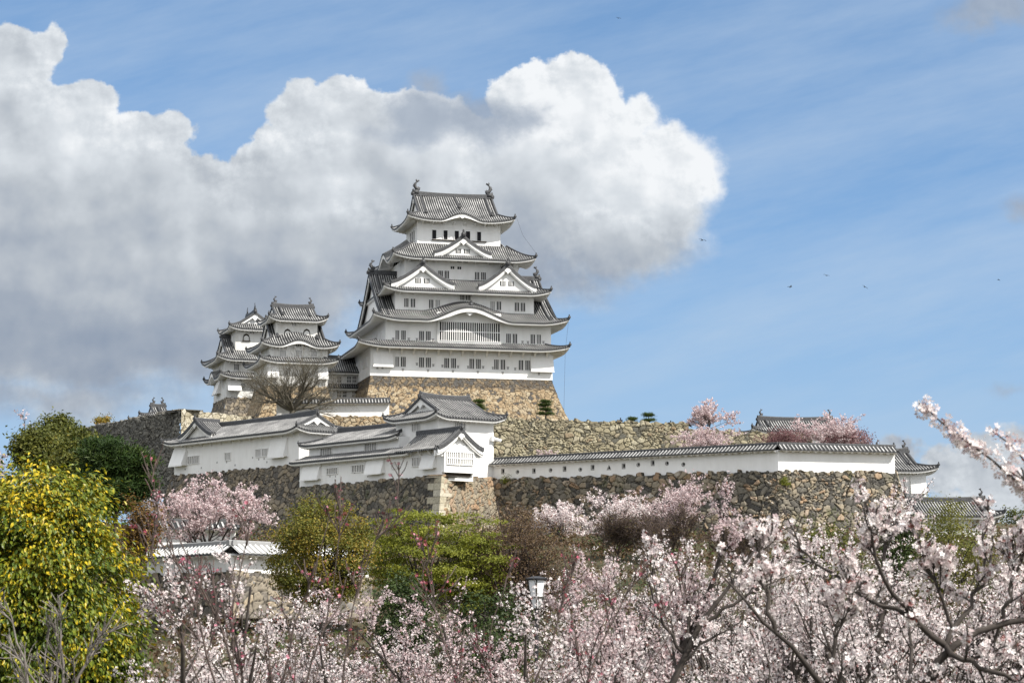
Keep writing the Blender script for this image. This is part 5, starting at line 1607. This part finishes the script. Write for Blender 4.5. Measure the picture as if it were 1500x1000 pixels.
# --- budding trees with bare twigs in front
BA = P(400, 880, 14); BA[2] = 0
limb_tree('budding_tree', 'leafless near tree with red buds fanning up in front of the white corner wall', 'budding tree', BA, [
    [(400, 1250, 14, 0.0290), (345, 1010, 14, 0.0128), (332, 900, 14, 0.0099), (272, 815, 14, 0.0064), (225, 715, 14, 0.0035), (208, 680, 14, 0.0023)],
    [(400, 1250, 14, 0.0290), (312, 1000, 13.8, 0.0116), (290, 880, 13.8, 0.0081), (248, 800, 13.8, 0.0052), (222, 730, 13.8, 0.0029)],
    [(400, 1250, 14, 0.0290), (352, 1000, 14.2, 0.0116), (336, 880, 14.2, 0.0081), (352, 800, 14.2, 0.0052), (372, 735, 14.2, 0.0023)],
    [(400, 1250, 14, 0.0290), (402, 1000, 14, 0.0128), (432, 915, 14, 0.0087), (462, 850, 14, 0.0058), (482, 760, 14, 0.0023)],
    [(400, 1250, 14, 0.0290), (505, 1000, 14.2, 0.0104), (520, 900, 14.2, 0.0075), (516, 830, 14.2, 0.0052), (545, 785, 14.2, 0.0035), (588, 722, 14.2, 0.0017)],
    [(400, 1250, 14, 0.0290), (442, 1000, 13.7, 0.0104), (480, 920, 13.7, 0.0075), (503, 815, 13.7, 0.0035), (500, 740, 13.7, 0.0017)],
    [(400, 1250, 14, 0.0290), (300, 1010, 14.3, 0.0093), (255, 930, 14.3, 0.0070), (228, 860, 14.3, 0.0035), (220, 800, 14.3, 0.0017)]], 33, 'bark_red', (8, 5), (.42, .2),
    None, 'leafless trees with red buds', upb=.4, r0=.06, buds=(420, .012, 'bud_pink'))
BB = P(800, 880, 14.5); BB[2] = 0
limb_tree('budding_tree', 'leafless near tree with pink buds in front of the tall cherry beside the lantern', 'budding tree', BB, [
    [(800, 1250, 14.5, 0.0290), (772, 1005, 14.5, 0.0116), (812, 925, 14.5, 0.0087), (842, 868, 14.5, 0.0052), (852, 800, 14.5, 0.0023)],
    [(800, 1250, 14.5, 0.0290), (850, 1000, 14.6, 0.0116), (892, 920, 14.6, 0.0087), (922, 868, 14.6, 0.0058), (950, 795, 14.6, 0.0023)],
    [(800, 1250, 14.5, 0.0290), (668, 1000, 14.4, 0.0081), (632, 885, 14.4, 0.0052), (620, 800, 14.4, 0.0023)],
    [(800, 1250, 14.5, 0.0290), (930, 1005, 14.6, 0.0081), (985, 930, 14.6, 0.0052), (1010, 850, 14.6, 0.0023)],
    [(800, 1250, 14.5, 0.0290), (720, 1000, 14.4, 0.0070), (700, 930, 14.4, 0.0046), (740, 860, 14.4, 0.0023)]], 34, 'bark_red', (7, 5), (.42, .2),
    None, 'leafless trees with red buds', upb=.4, r0=.06, buds=(520, .012, 'bud_pink'))
BC = P(960, 880, 19); BC[2] = 0
limb_tree('cherry_tree', 'cherry with one long dark bough slanting up to the right, bottom centre', 'cherry tree', BC, [
    [(940, 1150, 19, 0.0434), (978, 1000, 19, 0.0372), (1020, 915, 19, 0.0310), (1062, 868, 19, 0.0217), (1115, 795, 19, 0.0112), (1150, 745, 19, 0.0043)],
    [(1020, 915, 19, 0.0211), (1080, 880, 19, 0.0136), (1140, 850, 19, 0.0050)],
    [(1000, 955, 19, 0.0186), (965, 900, 19, 0.0124), (945, 840, 19, 0.0043)]], 35, 'bark', (6, 5), (.55, .28),
    (900, .023, 'flower', 'blossom', 6, .05, .14, .3), 'blossoming cherry trees', r0=.05)
# --- twiggy shrub, bottom left corner
TB_ = P(60, 880, 15); TB_[2] = 0
limb_tree('twiggy_shrub', 'grey leafless twigs in the bottom left corner before the yellow leaved tree', 'shrub', TB_, [
    [(90, 1150, 15, .03), (45, 1000, 15, .012), (28, 935, 15, .009), (8, 880, 15, .004)],
    [(90, 1150, 15, .03), (100, 1000, 15, .012), (84, 950, 15, .009), (88, 890, 15, .004)],
    [(90, 1150, 15, .03), (60, 1000, 15, .012), (30, 960, 15, .008), (0, 940, 15, .004)],
    [(90, 1150, 15, .03), (110, 990, 15, .014), (145, 930, 15, .01), (172, 890, 15, .004)],
    [(90, 1150, 15, .03), (70, 990, 15.1, .01), (62, 940, 15.1, .007), (72, 900, 15.1, .003)]], 36, 'bark_grey', (9, 6), (.36, .17), None, None, upb=.25, r0=.04)

# --- yellow leaved tree at left
def yellow_tree():
    Y = 27; c = P(40, 925, Y); b = at(40, Y)
    crown_tree('broadleaf_tree', 'big broadleaf tree with glossy green and yellow drooping leaves at left edge', 'broadleaf tree', b, c, (1.42, 1.6, 2.16), 41, 470, 190, .15, 'leaf', .072, 'leaf_yellow', 'bark',
               None, .55, .8, .0, 1.3, 26, .16, rag=.06)
yellow_tree()

def ctree(name, label, cat, px, py, Y, rx, ry, seed, mat, per=26, ncl=120, leaf='chip', size=.22, cr=.5, **k):
    """crown centred at photo pixel, rx/ry half sizes in photo pixels"""
    if name in ('evergreen_shrub', 'olive_tree', 'round_shrub') and ry > 15: py, ry, ncl = py + ry * .8, ry * 1.8, int(ncl * 1.5)      # foliage down to the ground
    s = Y / 3000; c = P(px, py, Y); b = at(px, Y) if 'base' not in k else k.pop('base')
    b[2] = min(b[2], c[2] - ry * s * 1.05)
    return crown_tree(name, label, cat, b, c, (rx * s, rx * s * .9, ry * s), seed, ncl, per, cr, leaf, size, mat, **k)
ctree('pine_tree', 'dark green pine at left, right of the olive conifers, before the grey rampart', 'pine', 168, 695, 140, 46, 58, 51, 'leaf_pine', 90, 130, 'needle', .34, .36, flat=.4, rag=.08)
ctree('conifer_tree', 'olive conifer with rounded top between the pine and the yellow tree', 'conifer', 126, 690, 146, 34, 56, 52, 'leaf_olive', 130, 110, 'chip', .24, .42, rag=.06)
ctree('conifer_tree', 'tallest dark olive conifer at far left under the bare pink tree', 'conifer', 84, 646, 160, 26, 35, 53, 'leaf_olive', 130, 100, 'chip', .24, .42, tone_bias=-.1, rag=.06)
ctree('conifer_tree', 'lower olive conifer peeping over the yellow tree at far left', 'conifer', 56, 662, 152, 34, 30, 54, 'leaf_olive', 130, 90, 'chip', .24, .42, rag=.06)
ctree('round_shrub', 'small brownish green shrub in front of the grey rampart foot', 'shrub', 96, 690, 149, 24, 34, 55, 'leaf_orange', 40, 60, 'chip', .24, .45, tone_bias=-.1)
ctree('copper_shrub', 'copper leaved shrub right beside the yellow leaved tree', 'shrub', 208, 775, 110, 24, 42, 56, 'leaf_copper', 50, 70, 'chip', .16, .34)
ctree('round_tree', 'bushy tree turning orange green, below the stepped white turret', 'broadleaf tree', 472, 810, 118, 76, 78, 57, 'leaf_orange', 125, 210, 'chip', .15, .32, shell=.5, rag=.06)
ctree('maple_tree', 'lime green layered maple below the pale corner blocks', 'maple', 622, 815, 124, 82, 84, 58, 'leaf_lime', 170, 140, 'chip', .15, .42, flat=.2, shell=.35, rag=.08, tone_bias=.05)
ctree('maple_tree', 'smaller lime green maple to the right of the bigger layered one', 'maple', 690, 830, 126, 50, 70, 59, 'leaf_lime', 120, 90, 'chip', .15, .42, flat=.22, shell=.35, tone_bias=-.08)
ctree('evergreen_shrub', 'dark evergreen shrub low down between maple and blossoms', 'shrub', 592, 880, 96, 42, 40, 60, 'leaf_shrub', 55, 80, 'chip', .15, .3)
ctree('evergreen_shrub', 'dark evergreen shrub hidden among the low cherries at centre', 'shrub', 720, 905, 92, 60, 40, 61, 'leaf_shrub', 50, 90, 'chip', .15, .3)
ctree('evergreen_shrub', 'bright green shrub at the foot of the right rampart end', 'shrub', 1312, 772, 150, 26, 34, 62, 'leaf_shrub', 55, 70, 'chip', .2, .4, tone_bias=.1)
ctree('olive_tree', 'yellowish green bush before the lowest white building', 'bush', 1382, 778, 165, 62, 42, 63, 'leaf_olive', 60, 120, 'chip', .17, .5, tone_bias=.2)
ctree('evergreen_shrub', 'green bush rising behind blossoms at the rampart foot, right of centre', 'shrub', 1215, 800, 140, 46, 34, 64, 'leaf_olive', 55, 80, 'chip', .18, .4)
ctree('dark_tree', 'dark wooded clump at the far right edge below the sky', 'tree', 1492, 782, 330, 38, 32, 65, 'leaf_olive', 60, 80, 'chip', .4, .7, tone_bias=-.2)
bare_tree('brown_maple', 'brown leafless maple with russet buds right of the lime maples', 'maple', at(750, 132), zpx(742, 132) - at(750, 132)[2], 4.6, 66, 'bark_red', 9, .2, (9, 8, 7), buds=('leaf_brown', 15000, .085, 'chip'), tiny=.014, elv=(15, 50), upb=.2)
ctree('brown_maple', 'brown budding maple with a broad russet crown beside the lantern', 'maple', 752, 812, 128, 84, 70, 98, 'leaf_brown', 46, 230, 'chip', .13, .42, shell=.25, limb_n=60, bark='bark_red', flat=.8)
bare_tree('brown_maple', 'second leafless maple, with green tinged buds, behind the first', 'maple', at(700, 138), zpx(745, 138) - at(700, 138)[2], 3.6, 67, 'bark_red', 8, .2, (9, 8, 6), buds=('leaf_brown', 9000, .085, 'chip'), tiny=.014, elv=(15, 50), upb=.2)
for px, top, sp, sd, lb in ((905, 768, 4.2, 68, 'low reddish brown leafless shrub left of the rampart cherries'), (985, 762, 4.6, 69, 'reddish brown leafless shrub under the grey pink rampart cherry'), (1090, 785, 4.2, 70, 'reddish brown leafless shrub at the foot of the boulder rampart')):
    bare_tree('bare_shrub', lb, 'shrub', at(px, 190), zpx(top, 190) - at(px, 190)[2], sp, sd, 'bark_red', 8, .15, (8, 7, 6), buds=('leaf_brown', 4500, .10, 'chip'), tiny=.016, elv=(8, 50), upb=.12, group='leafless shrubs below the rampart')

# --- cherries near the ramparts (far)
def far_cherry(label, px, top, Y, wpx, seed, N, size=.07, base_z=None, mat='blossom', **k):
    b = at(px, Y)
    if base_z is not None: b[2] = base_z
    return cherry(label, b, zpx(top, Y) - b[2], wpx * Y / 3000, seed, N, size=size, mat=mat, kind='puff', cl=4, clsp=.16, limbs=9, twigs=(9, 7), upb=.12, **k)
# --- low growth over the slope
def ground_cover():
    rng = np.random.RandomState(5); n = 110000
    Y = 88 + 150 * rng.rand(n) ** .8; X = (rng.rand(n) - .5) * (40 + Y * .62)
    lump = np.clip(np.sin(X * .55 + 2 * np.sin(Y * .31)) + np.sin(Y * .47 + 1.7 * np.sin(X * .23)) + .5, 0, 2)
    Z = ground_z(X, Y) + rng.rand(n) * (.25 + .75 * lump)
    tn = np.clip(.15 + .25 * lump * rng.rand(n) + .35 * rng.rand(n), 0, 1)
    o = scatter('ground_cover', 'leaf_brown', None, np.stack([X, Y, Z], -1), rng.randn(n, 3) * .6 + np.array([0, 0, .6]), .32 * (.6 + .8 * rng.rand(n)), tn, 'chip', rng)
    tag(o, kind='stuff')
    n = 70000
    Y = 88 + 150 * rng.rand(n) ** .8; X = (rng.rand(n) - .5) * (40 + Y * .62)
    lump = np.clip(np.sin(X * .41 + 2 * np.sin(Y * .27) + 2) + np.sin(Y * .39 + 1.7 * np.sin(X * .29)) , 0, 2); k = rng.rand(n) < lump
    X, Y, lump = X[k], Y[k], lump[k]
    o = scatter('low_shrubbery', 'leaf_shrub', None, np.stack([X, Y, ground_z(X, Y) + rng.rand(len(X)) * (.2 + .8 * lump)], -1), rng.randn(len(X), 3) * .6 + np.array([0, 0, .6]), .3 * (.6 + .8 * rng.rand(len(X))), .3 + .7 * rng.rand(len(X)), 'chip', rng)
    tag(o, kind='stuff')
ground_cover()
far_cherry('broad grey pink cherry before the dark rampart, above the low white wall', 304, 702, 175, 92, 71, 15000, .075, mat='blossom_pink')
far_cherry('whitish cherry low against the boulder rampart, left of the larger one', 822, 738, 205, 50, 72, 6500, .08, base_z=zpx(800, 205))
far_cherry('thin grey pink cherry against the boulder rampart, right of centre', 985, 704, 212, 98, 73, 9500, .075, mat='blossom_pink', base_z=zpx(830, 212))
far_cherry('small pale cherry left of the thin rampart cherry', 905, 722, 208, 62, 74, 5500, .075, base_z=zpx(820, 208))
far_cherry('round cherry on top of the olive rampart against the sky', 1042, 588, 309, 38, 75, 7000, .10, base_z=zpx(632, 309), mat='blossom_pink', t0=.06)
far_cherry('wide pink cherry in front of the olive rampart, above the long white wall', 1036, 627, 287, 54, 76, 6500, .10, base_z=zpx(675, 287), mat='blossom_pink', t0=.12)
far_cherry('pink cherry hiding the right half of the dark rampart roof', 1212, 609, 282, 66, 77, 7500, .10, base_z=zpx(670, 282), mat='blossom_pink', t0=.12)
far_cherry('low pink cherry trailing right of the rampart roof', 1255, 636, 280, 36, 78, 2600, .09, base_z=zpx(668, 280), mat='blossom_pink', t0=.12)
far_cherry('bare pinkish cherry at the far left edge against the sky', 14, 606, 190, 52, 79, 3500, .075, mat='blossom_pink')
far_cherry('tiny pink cherry tops peeping over the coping near the corner turret', 800, 660, 284, 16, 80, 500, .09, base_z=zpx(680, 284), mat='blossom_pink', t0=.1)
for px, py, rx, ry, sd, lb in ((1150, 642, 34, 13, 81, 'dark red shrub before the rampart roof, left part'), (1243, 644, 38, 14, 82, 'dark red shrub under the pink cherry, right part')):
    ctree('red_shrub', lb, 'shrub', px, py, 279, rx, ry, sd, 'leaf_red', 50, 70, 'chip', .22, .5, base=P(px, 668, 279), trunk_r=.1)
# --- the bare tree before the small keep, pines on the ramparts
bz = P(428, 612, 326)
bare_tree('bare_tree', 'big leafless tree with olive buds in front of the small keep', 'bare tree', bz, (612 - 533) / 3000 * 326, 10.2, 85, 'bark_tan', 10, .14, (9, 8, 7), buds=('leaf_olive', 3400, .06, 'chip'), trunk_r=.5, tiny=.009, upb=.12, elv=(12, 45))
def pine(label, px, py_top, py_base, Y, wpx, seed):
    rng = np.random.RandomState(seed); b = P(px, py_base, Y); h = (py_base - py_top) / 3000 * Y; w = wpx / 3000 * Y
    r = tree_root('pine_tree', label, 'pine', b, 'small pines on the ramparts')
    wd = Wood(); wd.add(resample([(0, 0, -.3), (.12, 0, h * .4), (-.05, 0, h * .9)], 8)[None], np.linspace(.16, .05, 8)[None], 6)
    pos, tone = [], []; nt = max(2, int(h / .62)); paths = []
    for k in range(nt):
        z = h * (.28 + .72 * k / max(1, nt - 1)); sp = w * (1 - .72 * k / nt) 
        for j in range(5):
            a = 2 * math.pi * (j + rng.rand()) / 5; e = np.array([math.cos(a) * sp * (.6 + .4 * rng.rand()), math.sin(a) * sp * .8, z + .1 * rng.randn()])
            paths.append(resample([(0, 0, z - .15), e * .5 + np.array([0, 0, z * .5 - .05]), e], 5))
            q = np.linspace(.35, 1, 5)[:, None] * (e - np.array([0, 0, z])) + np.array([0, 0, z])
            pos.append((q[:, None] + rng.randn(5, 16, 3) * np.array([.26, .26, .10])).reshape(-1, 3))
    wd.add(np.array(paths), np.repeat(np.linspace(.05, .02, 5)[None], len(paths), 0), 4); wd.build('trunk', 'bark', r)
    pos = np.concatenate(pos); n = len(pos)
    scatter('crown', 'leaf_pine', r, pos, rng.randn(n, 3) * .4 + np.array([0, 0, 1]), .24 * (.7 + .6 * rng.rand(n)), .35 + .6 * rng.rand(n), 'needle', rng)
pine('layered small pine at the right foot of the tall tower base', 799, 588, 613, 312, 15, 91)
pine('small pine half hidden by the corner turret roof', 701, 588, 612, 311, 15, 92)
pine('tiny flat pine on the rampart edge against the sky', 950, 608, 620, 306, 11, 93)
pine('lowest creeping pine on the rampart edge, left of the tiny flat one', 926, 614, 621, 306, 10, 94)
ctree('round_shrub', 'yellowish treetop poking over the grey rampart at left', 'shrub', 152, 617, 372, 14, 7, 95, 'leaf_orange', 40, 40, 'chip', .3, .4, base=P(152, 640, 372), tone_bias=.1)
for px, py, Y, lb, sd in ((742, 703, DW - 2.2, 'green weed tuft rooted in the stones by the wall corner', 96), (1150, 705, D2 - .9, 'green weed tuft on the boulder rampart under the wall bend', 97)):
    ctree('weed_tuft', lb, 'plant', px, py, Y, 7, 6, sd, 'leaf_lime', 30, 14, 'chip', .16, .22, base=P(px, py + 6, Y), trunk_r=.03)

# ------------------------------------------------------------------ low walls in the trees
tiled_wall('plaster_wall', 'low white wall at left, shaded, with snowy pale coping', (215, 803, 842, 152), (338, 794.5, 838, 143), mat='tile_white', endcaps=False)
tiled_wall('plaster_wall', 'low white wall with sunlit face turning right beside the orange green tree', (338, 794.5, 836, 143), (540, 804, 846, 153), mat='tile_white')
sw('low stone footing under the white walls among the lower trees', 'stone_dark', [(P(215, 842, 151.6), P(338, 838, 142.4), P(213, 905, 150), P(338, 905, 141), .1), (P(338, 836, 142.4), P(545, 846, 152.6), P(338, 905, 141), P(545, 905, 151), .1)], size=(.8, .6), relief=.12, seed=15, cap=1)
tiled_wall('plaster_wall', 'low white wall piece behind the copper shrub and grey pink cherry', (196, 762, 792, 184), (345, 763, 792, 188), mat='tile')

# ------------------------------------------------------------------ lantern on a post
def lantern(label, px, py, Y, s=1.0):
    top = P(px, py, Y); base = at(px, Y)
    r = empty('street_lantern', base); tag(r, label, 'street lantern', 'park lanterns among the cherries')
    H = top[2] - base[2]
    def hexa(rad, z, k=6): return [(rad * math.cos(2 * math.pi * (i + .5) / k), rad * math.sin(2 * math.pi * (i + .5) / k), z) for i in range(k)]
    m = MB(); m.tube([(0, 0, -.2), (0, 0, H - .86 * s)], .05 * s, 10); m.tube([(0, 0, 0), (0, 0, .35)], .09 * s, 10); m.build('post', 'iron', r)
    m = MB()
    def shell(mm, a, za, b, zb):
        v = hexa(a, za) + hexa(b, zb); mm.add(v, [(i, (i + 1) % 6, 6 + (i + 1) % 6, 6 + i) for i in range(6)] + [tuple(range(5, -1, -1)), tuple(range(6, 12))])
    shell(m, .215 * s, H - .52 * s, .275 * s, H - .06 * s); shell(m, .12 * s, H - .84 * s, .205 * s, H - .56 * s)
    gl = m.build('glass_panel', 'lamp_glass', r)
    m = MB()
    shell(m, .345 * s, H - .055 * s, .36 * s, H - .01 * s); shell(m, .36 * s, H - .008 * s, .10 * s, H + .05 * s)
    m.build('cap', 'iron', r)
    m = MB()
    shell(m, .235 * s, H - .558 * s, .235 * s, H - .522 * s)
    for a, b in zip(hexa(.222 * s, H - .52 * s), hexa(.285 * s, H - .06 * s)): m.tube([a, b], .021 * s, 5)
    for a, b in zip(hexa(.122 * s, H - .86 * s), hexa(.212 * s, H - .56 * s)): m.tube([a, b], .017 * s, 5)
    m.build('frame', 'wood_dark', r)
simple('lamp_glass', (.74, .76, .78), .25, .04, 4, .5)
simple('wood_dark', (.03, .026, .018), .6, .3)
lantern('hexagonal white glass lantern with dark cap rising out of the blossoms', 786, 846, 36.0, .62)

# ------------------------------------------------------------------ people on the rampart, birds
def person(label, px, py, Y, seed, col, h=1.65, arm=False):
    top = P(px, py, Y); m_, t, b = new_mat('cloth_' + str(seed)); b.inputs['Base Color'].default_value = (*col, 1); b.inputs['Roughness'].default_value = .9; M['cloth_' + str(seed)] = m_
    J = [((0, 0, .95), .15), ((0, 0, 1.15), .14), ((0, 0, 1.38), .17), ((0, 0, 1.48), .06), ((0, -.01, 1.60), .10), ((0, -.01, 1.70), .075),
         ((-.09, 0, .86), .10), ((-.10, -.03, .48), .07), ((-.10, .02, .06), .05), ((-.10, -.13, .03), .04), ((.09, 0, .86), .10), ((.11, .02, .48), .07), ((.11, .04, .06), .05), ((.11, -.11, .03), .04),
         ((-.21, 0, 1.38), .065), ((-.27, -.04, 1.12), .05), ((-.20, -.22, 1.02), .038), ((.21, 0, 1.38), .065), ((.29, -.04, 1.14), .05), ((.20, -.22, 1.05) if not arm else (.14, -.28, 1.45), .038)]
    E = [(0, 1), (1, 2), (2, 3), (3, 4), (4, 5), (0, 6), (6, 7), (7, 8), (8, 9), (0, 10), (10, 11), (11, 12), (12, 13), (2, 14), (14, 15), (15, 16), (2, 17), (17, 18), (18, 19)]
    me = bpy.data.meshes.new('person'); me.from_pydata([j[0] for j in J], E, []); me.update()
    o = link('person', me, 'cloth_' + str(seed)); tag(o, label, 'person', 'visitors on the rampart')
    md = o.modifiers.new('skin', 'SKIN')
    for v, j in zip(me.skin_vertices[0].data, J): v.radius = (j[1], j[1])
    me.skin_vertices[0].data[0].use_root = True
    sb = o.modifiers.new('sub', 'SUBSURF'); sb.levels = sb.render_levels = 1
    o.location = (top[0], top[1], top[2] - 1.75); o.rotation_euler = (0, 0, .4)
    # hair
    hm = MB(); 
    k = 8; vs = []; fs = []
    for i in range(4):
        el_ = i / 3 * math.pi * .5
        for j in range(k): vs.append((.112 * math.cos(el_) * math.cos(2 * math.pi * j / k), .02 + .118 * math.cos(el_) * math.sin(2 * math.pi * j / k), 1.63 + .125 * math.sin(el_)))
    for i in range(3):
        for j in range(k): fs.append((i * k + j, i * k + (j + 1) % k, (i + 1) * k + (j + 1) % k, (i + 1) * k + j))
    hm.add(vs, fs); hm.build('hair', 'dark', o)
person('person in dark clothes holding something up, standing behind the rampart edge', 909, 611.5, 305.5, 1, (.02, .022, .03), arm=True)
person('person in dark clothes of whom only the head shows behind the rampart edge', 982.5, 615.5, 304.5, 2, (.03, .028, .03))

def bird(label, px, py, Y, span, roll, yaw):
    o_ = P(px, py, Y); m = MB()
    m.tube([(0, -.24, 0), (0, -.16, .01), (0, 0, .02), (0, .18, .01), (0, .34, 0)], [.015, .05, .075, .05, .02], 8)
    for sg in (-1, 1):
        for a, b, za, zb_, wa, wb in ((.04, .28, .03, .13, .16, .15), (.28, .62, .13, .05, .15, .04)):
            y0 = -.05
            vs = [(sg * a, y0 - wa * .5, za), (sg * b, y0 - wb * .5 + .05 * b, zb_), (sg * b, y0 + wb * .5 + .09 * b, zb_ - .01), (sg * a, y0 + wa * .5, za - .01)]
            vs += [(x, y, z - .018) for x, y, z in vs]
            m.add(vs, [(0, 1, 2, 3), (7, 6, 5, 4), (0, 4, 5, 1), (1, 5, 6, 2), (2, 6, 7, 3), (3, 7, 4, 0)])
    m.prism([(-.03, 0), (.03, 0), (.09, .2), (-.09, .2)], -.008, .008, lambda a, d, b: (a, .3 + b, d))
    bd = m.build('bird', 'dark'); bd.location = o_; bd.rotation_euler = (.1, roll, yaw); bd.scale = (span * .75,) * 3
    tag(bd, label, 'bird', 'birds flying in the blue sky'); return bd
bird('dark bird gliding nearest to the right end of the big cloud', 1029, 352, 210, 1.0, .15, .5)
bird('dark bird, lower left of the trio in the blue sky', 1158, 420, 200, .85, -.5, 1.2)
bird('dark bird, topmost of the trio in the blue sky', 1210.5, 403.5, 200, .85, .3, -.6)
bird('dark bird, rightmost of the trio in the blue sky', 1267, 420.5, 220, .8, .5, .4)
bird('tiny dark bird alone far right in the blue sky', 1463, 410, 260, .7, .2, .9)
bird('tiny dark bird high above the cloud near the top edge', 906, 27, 260, .8, .2, .2)
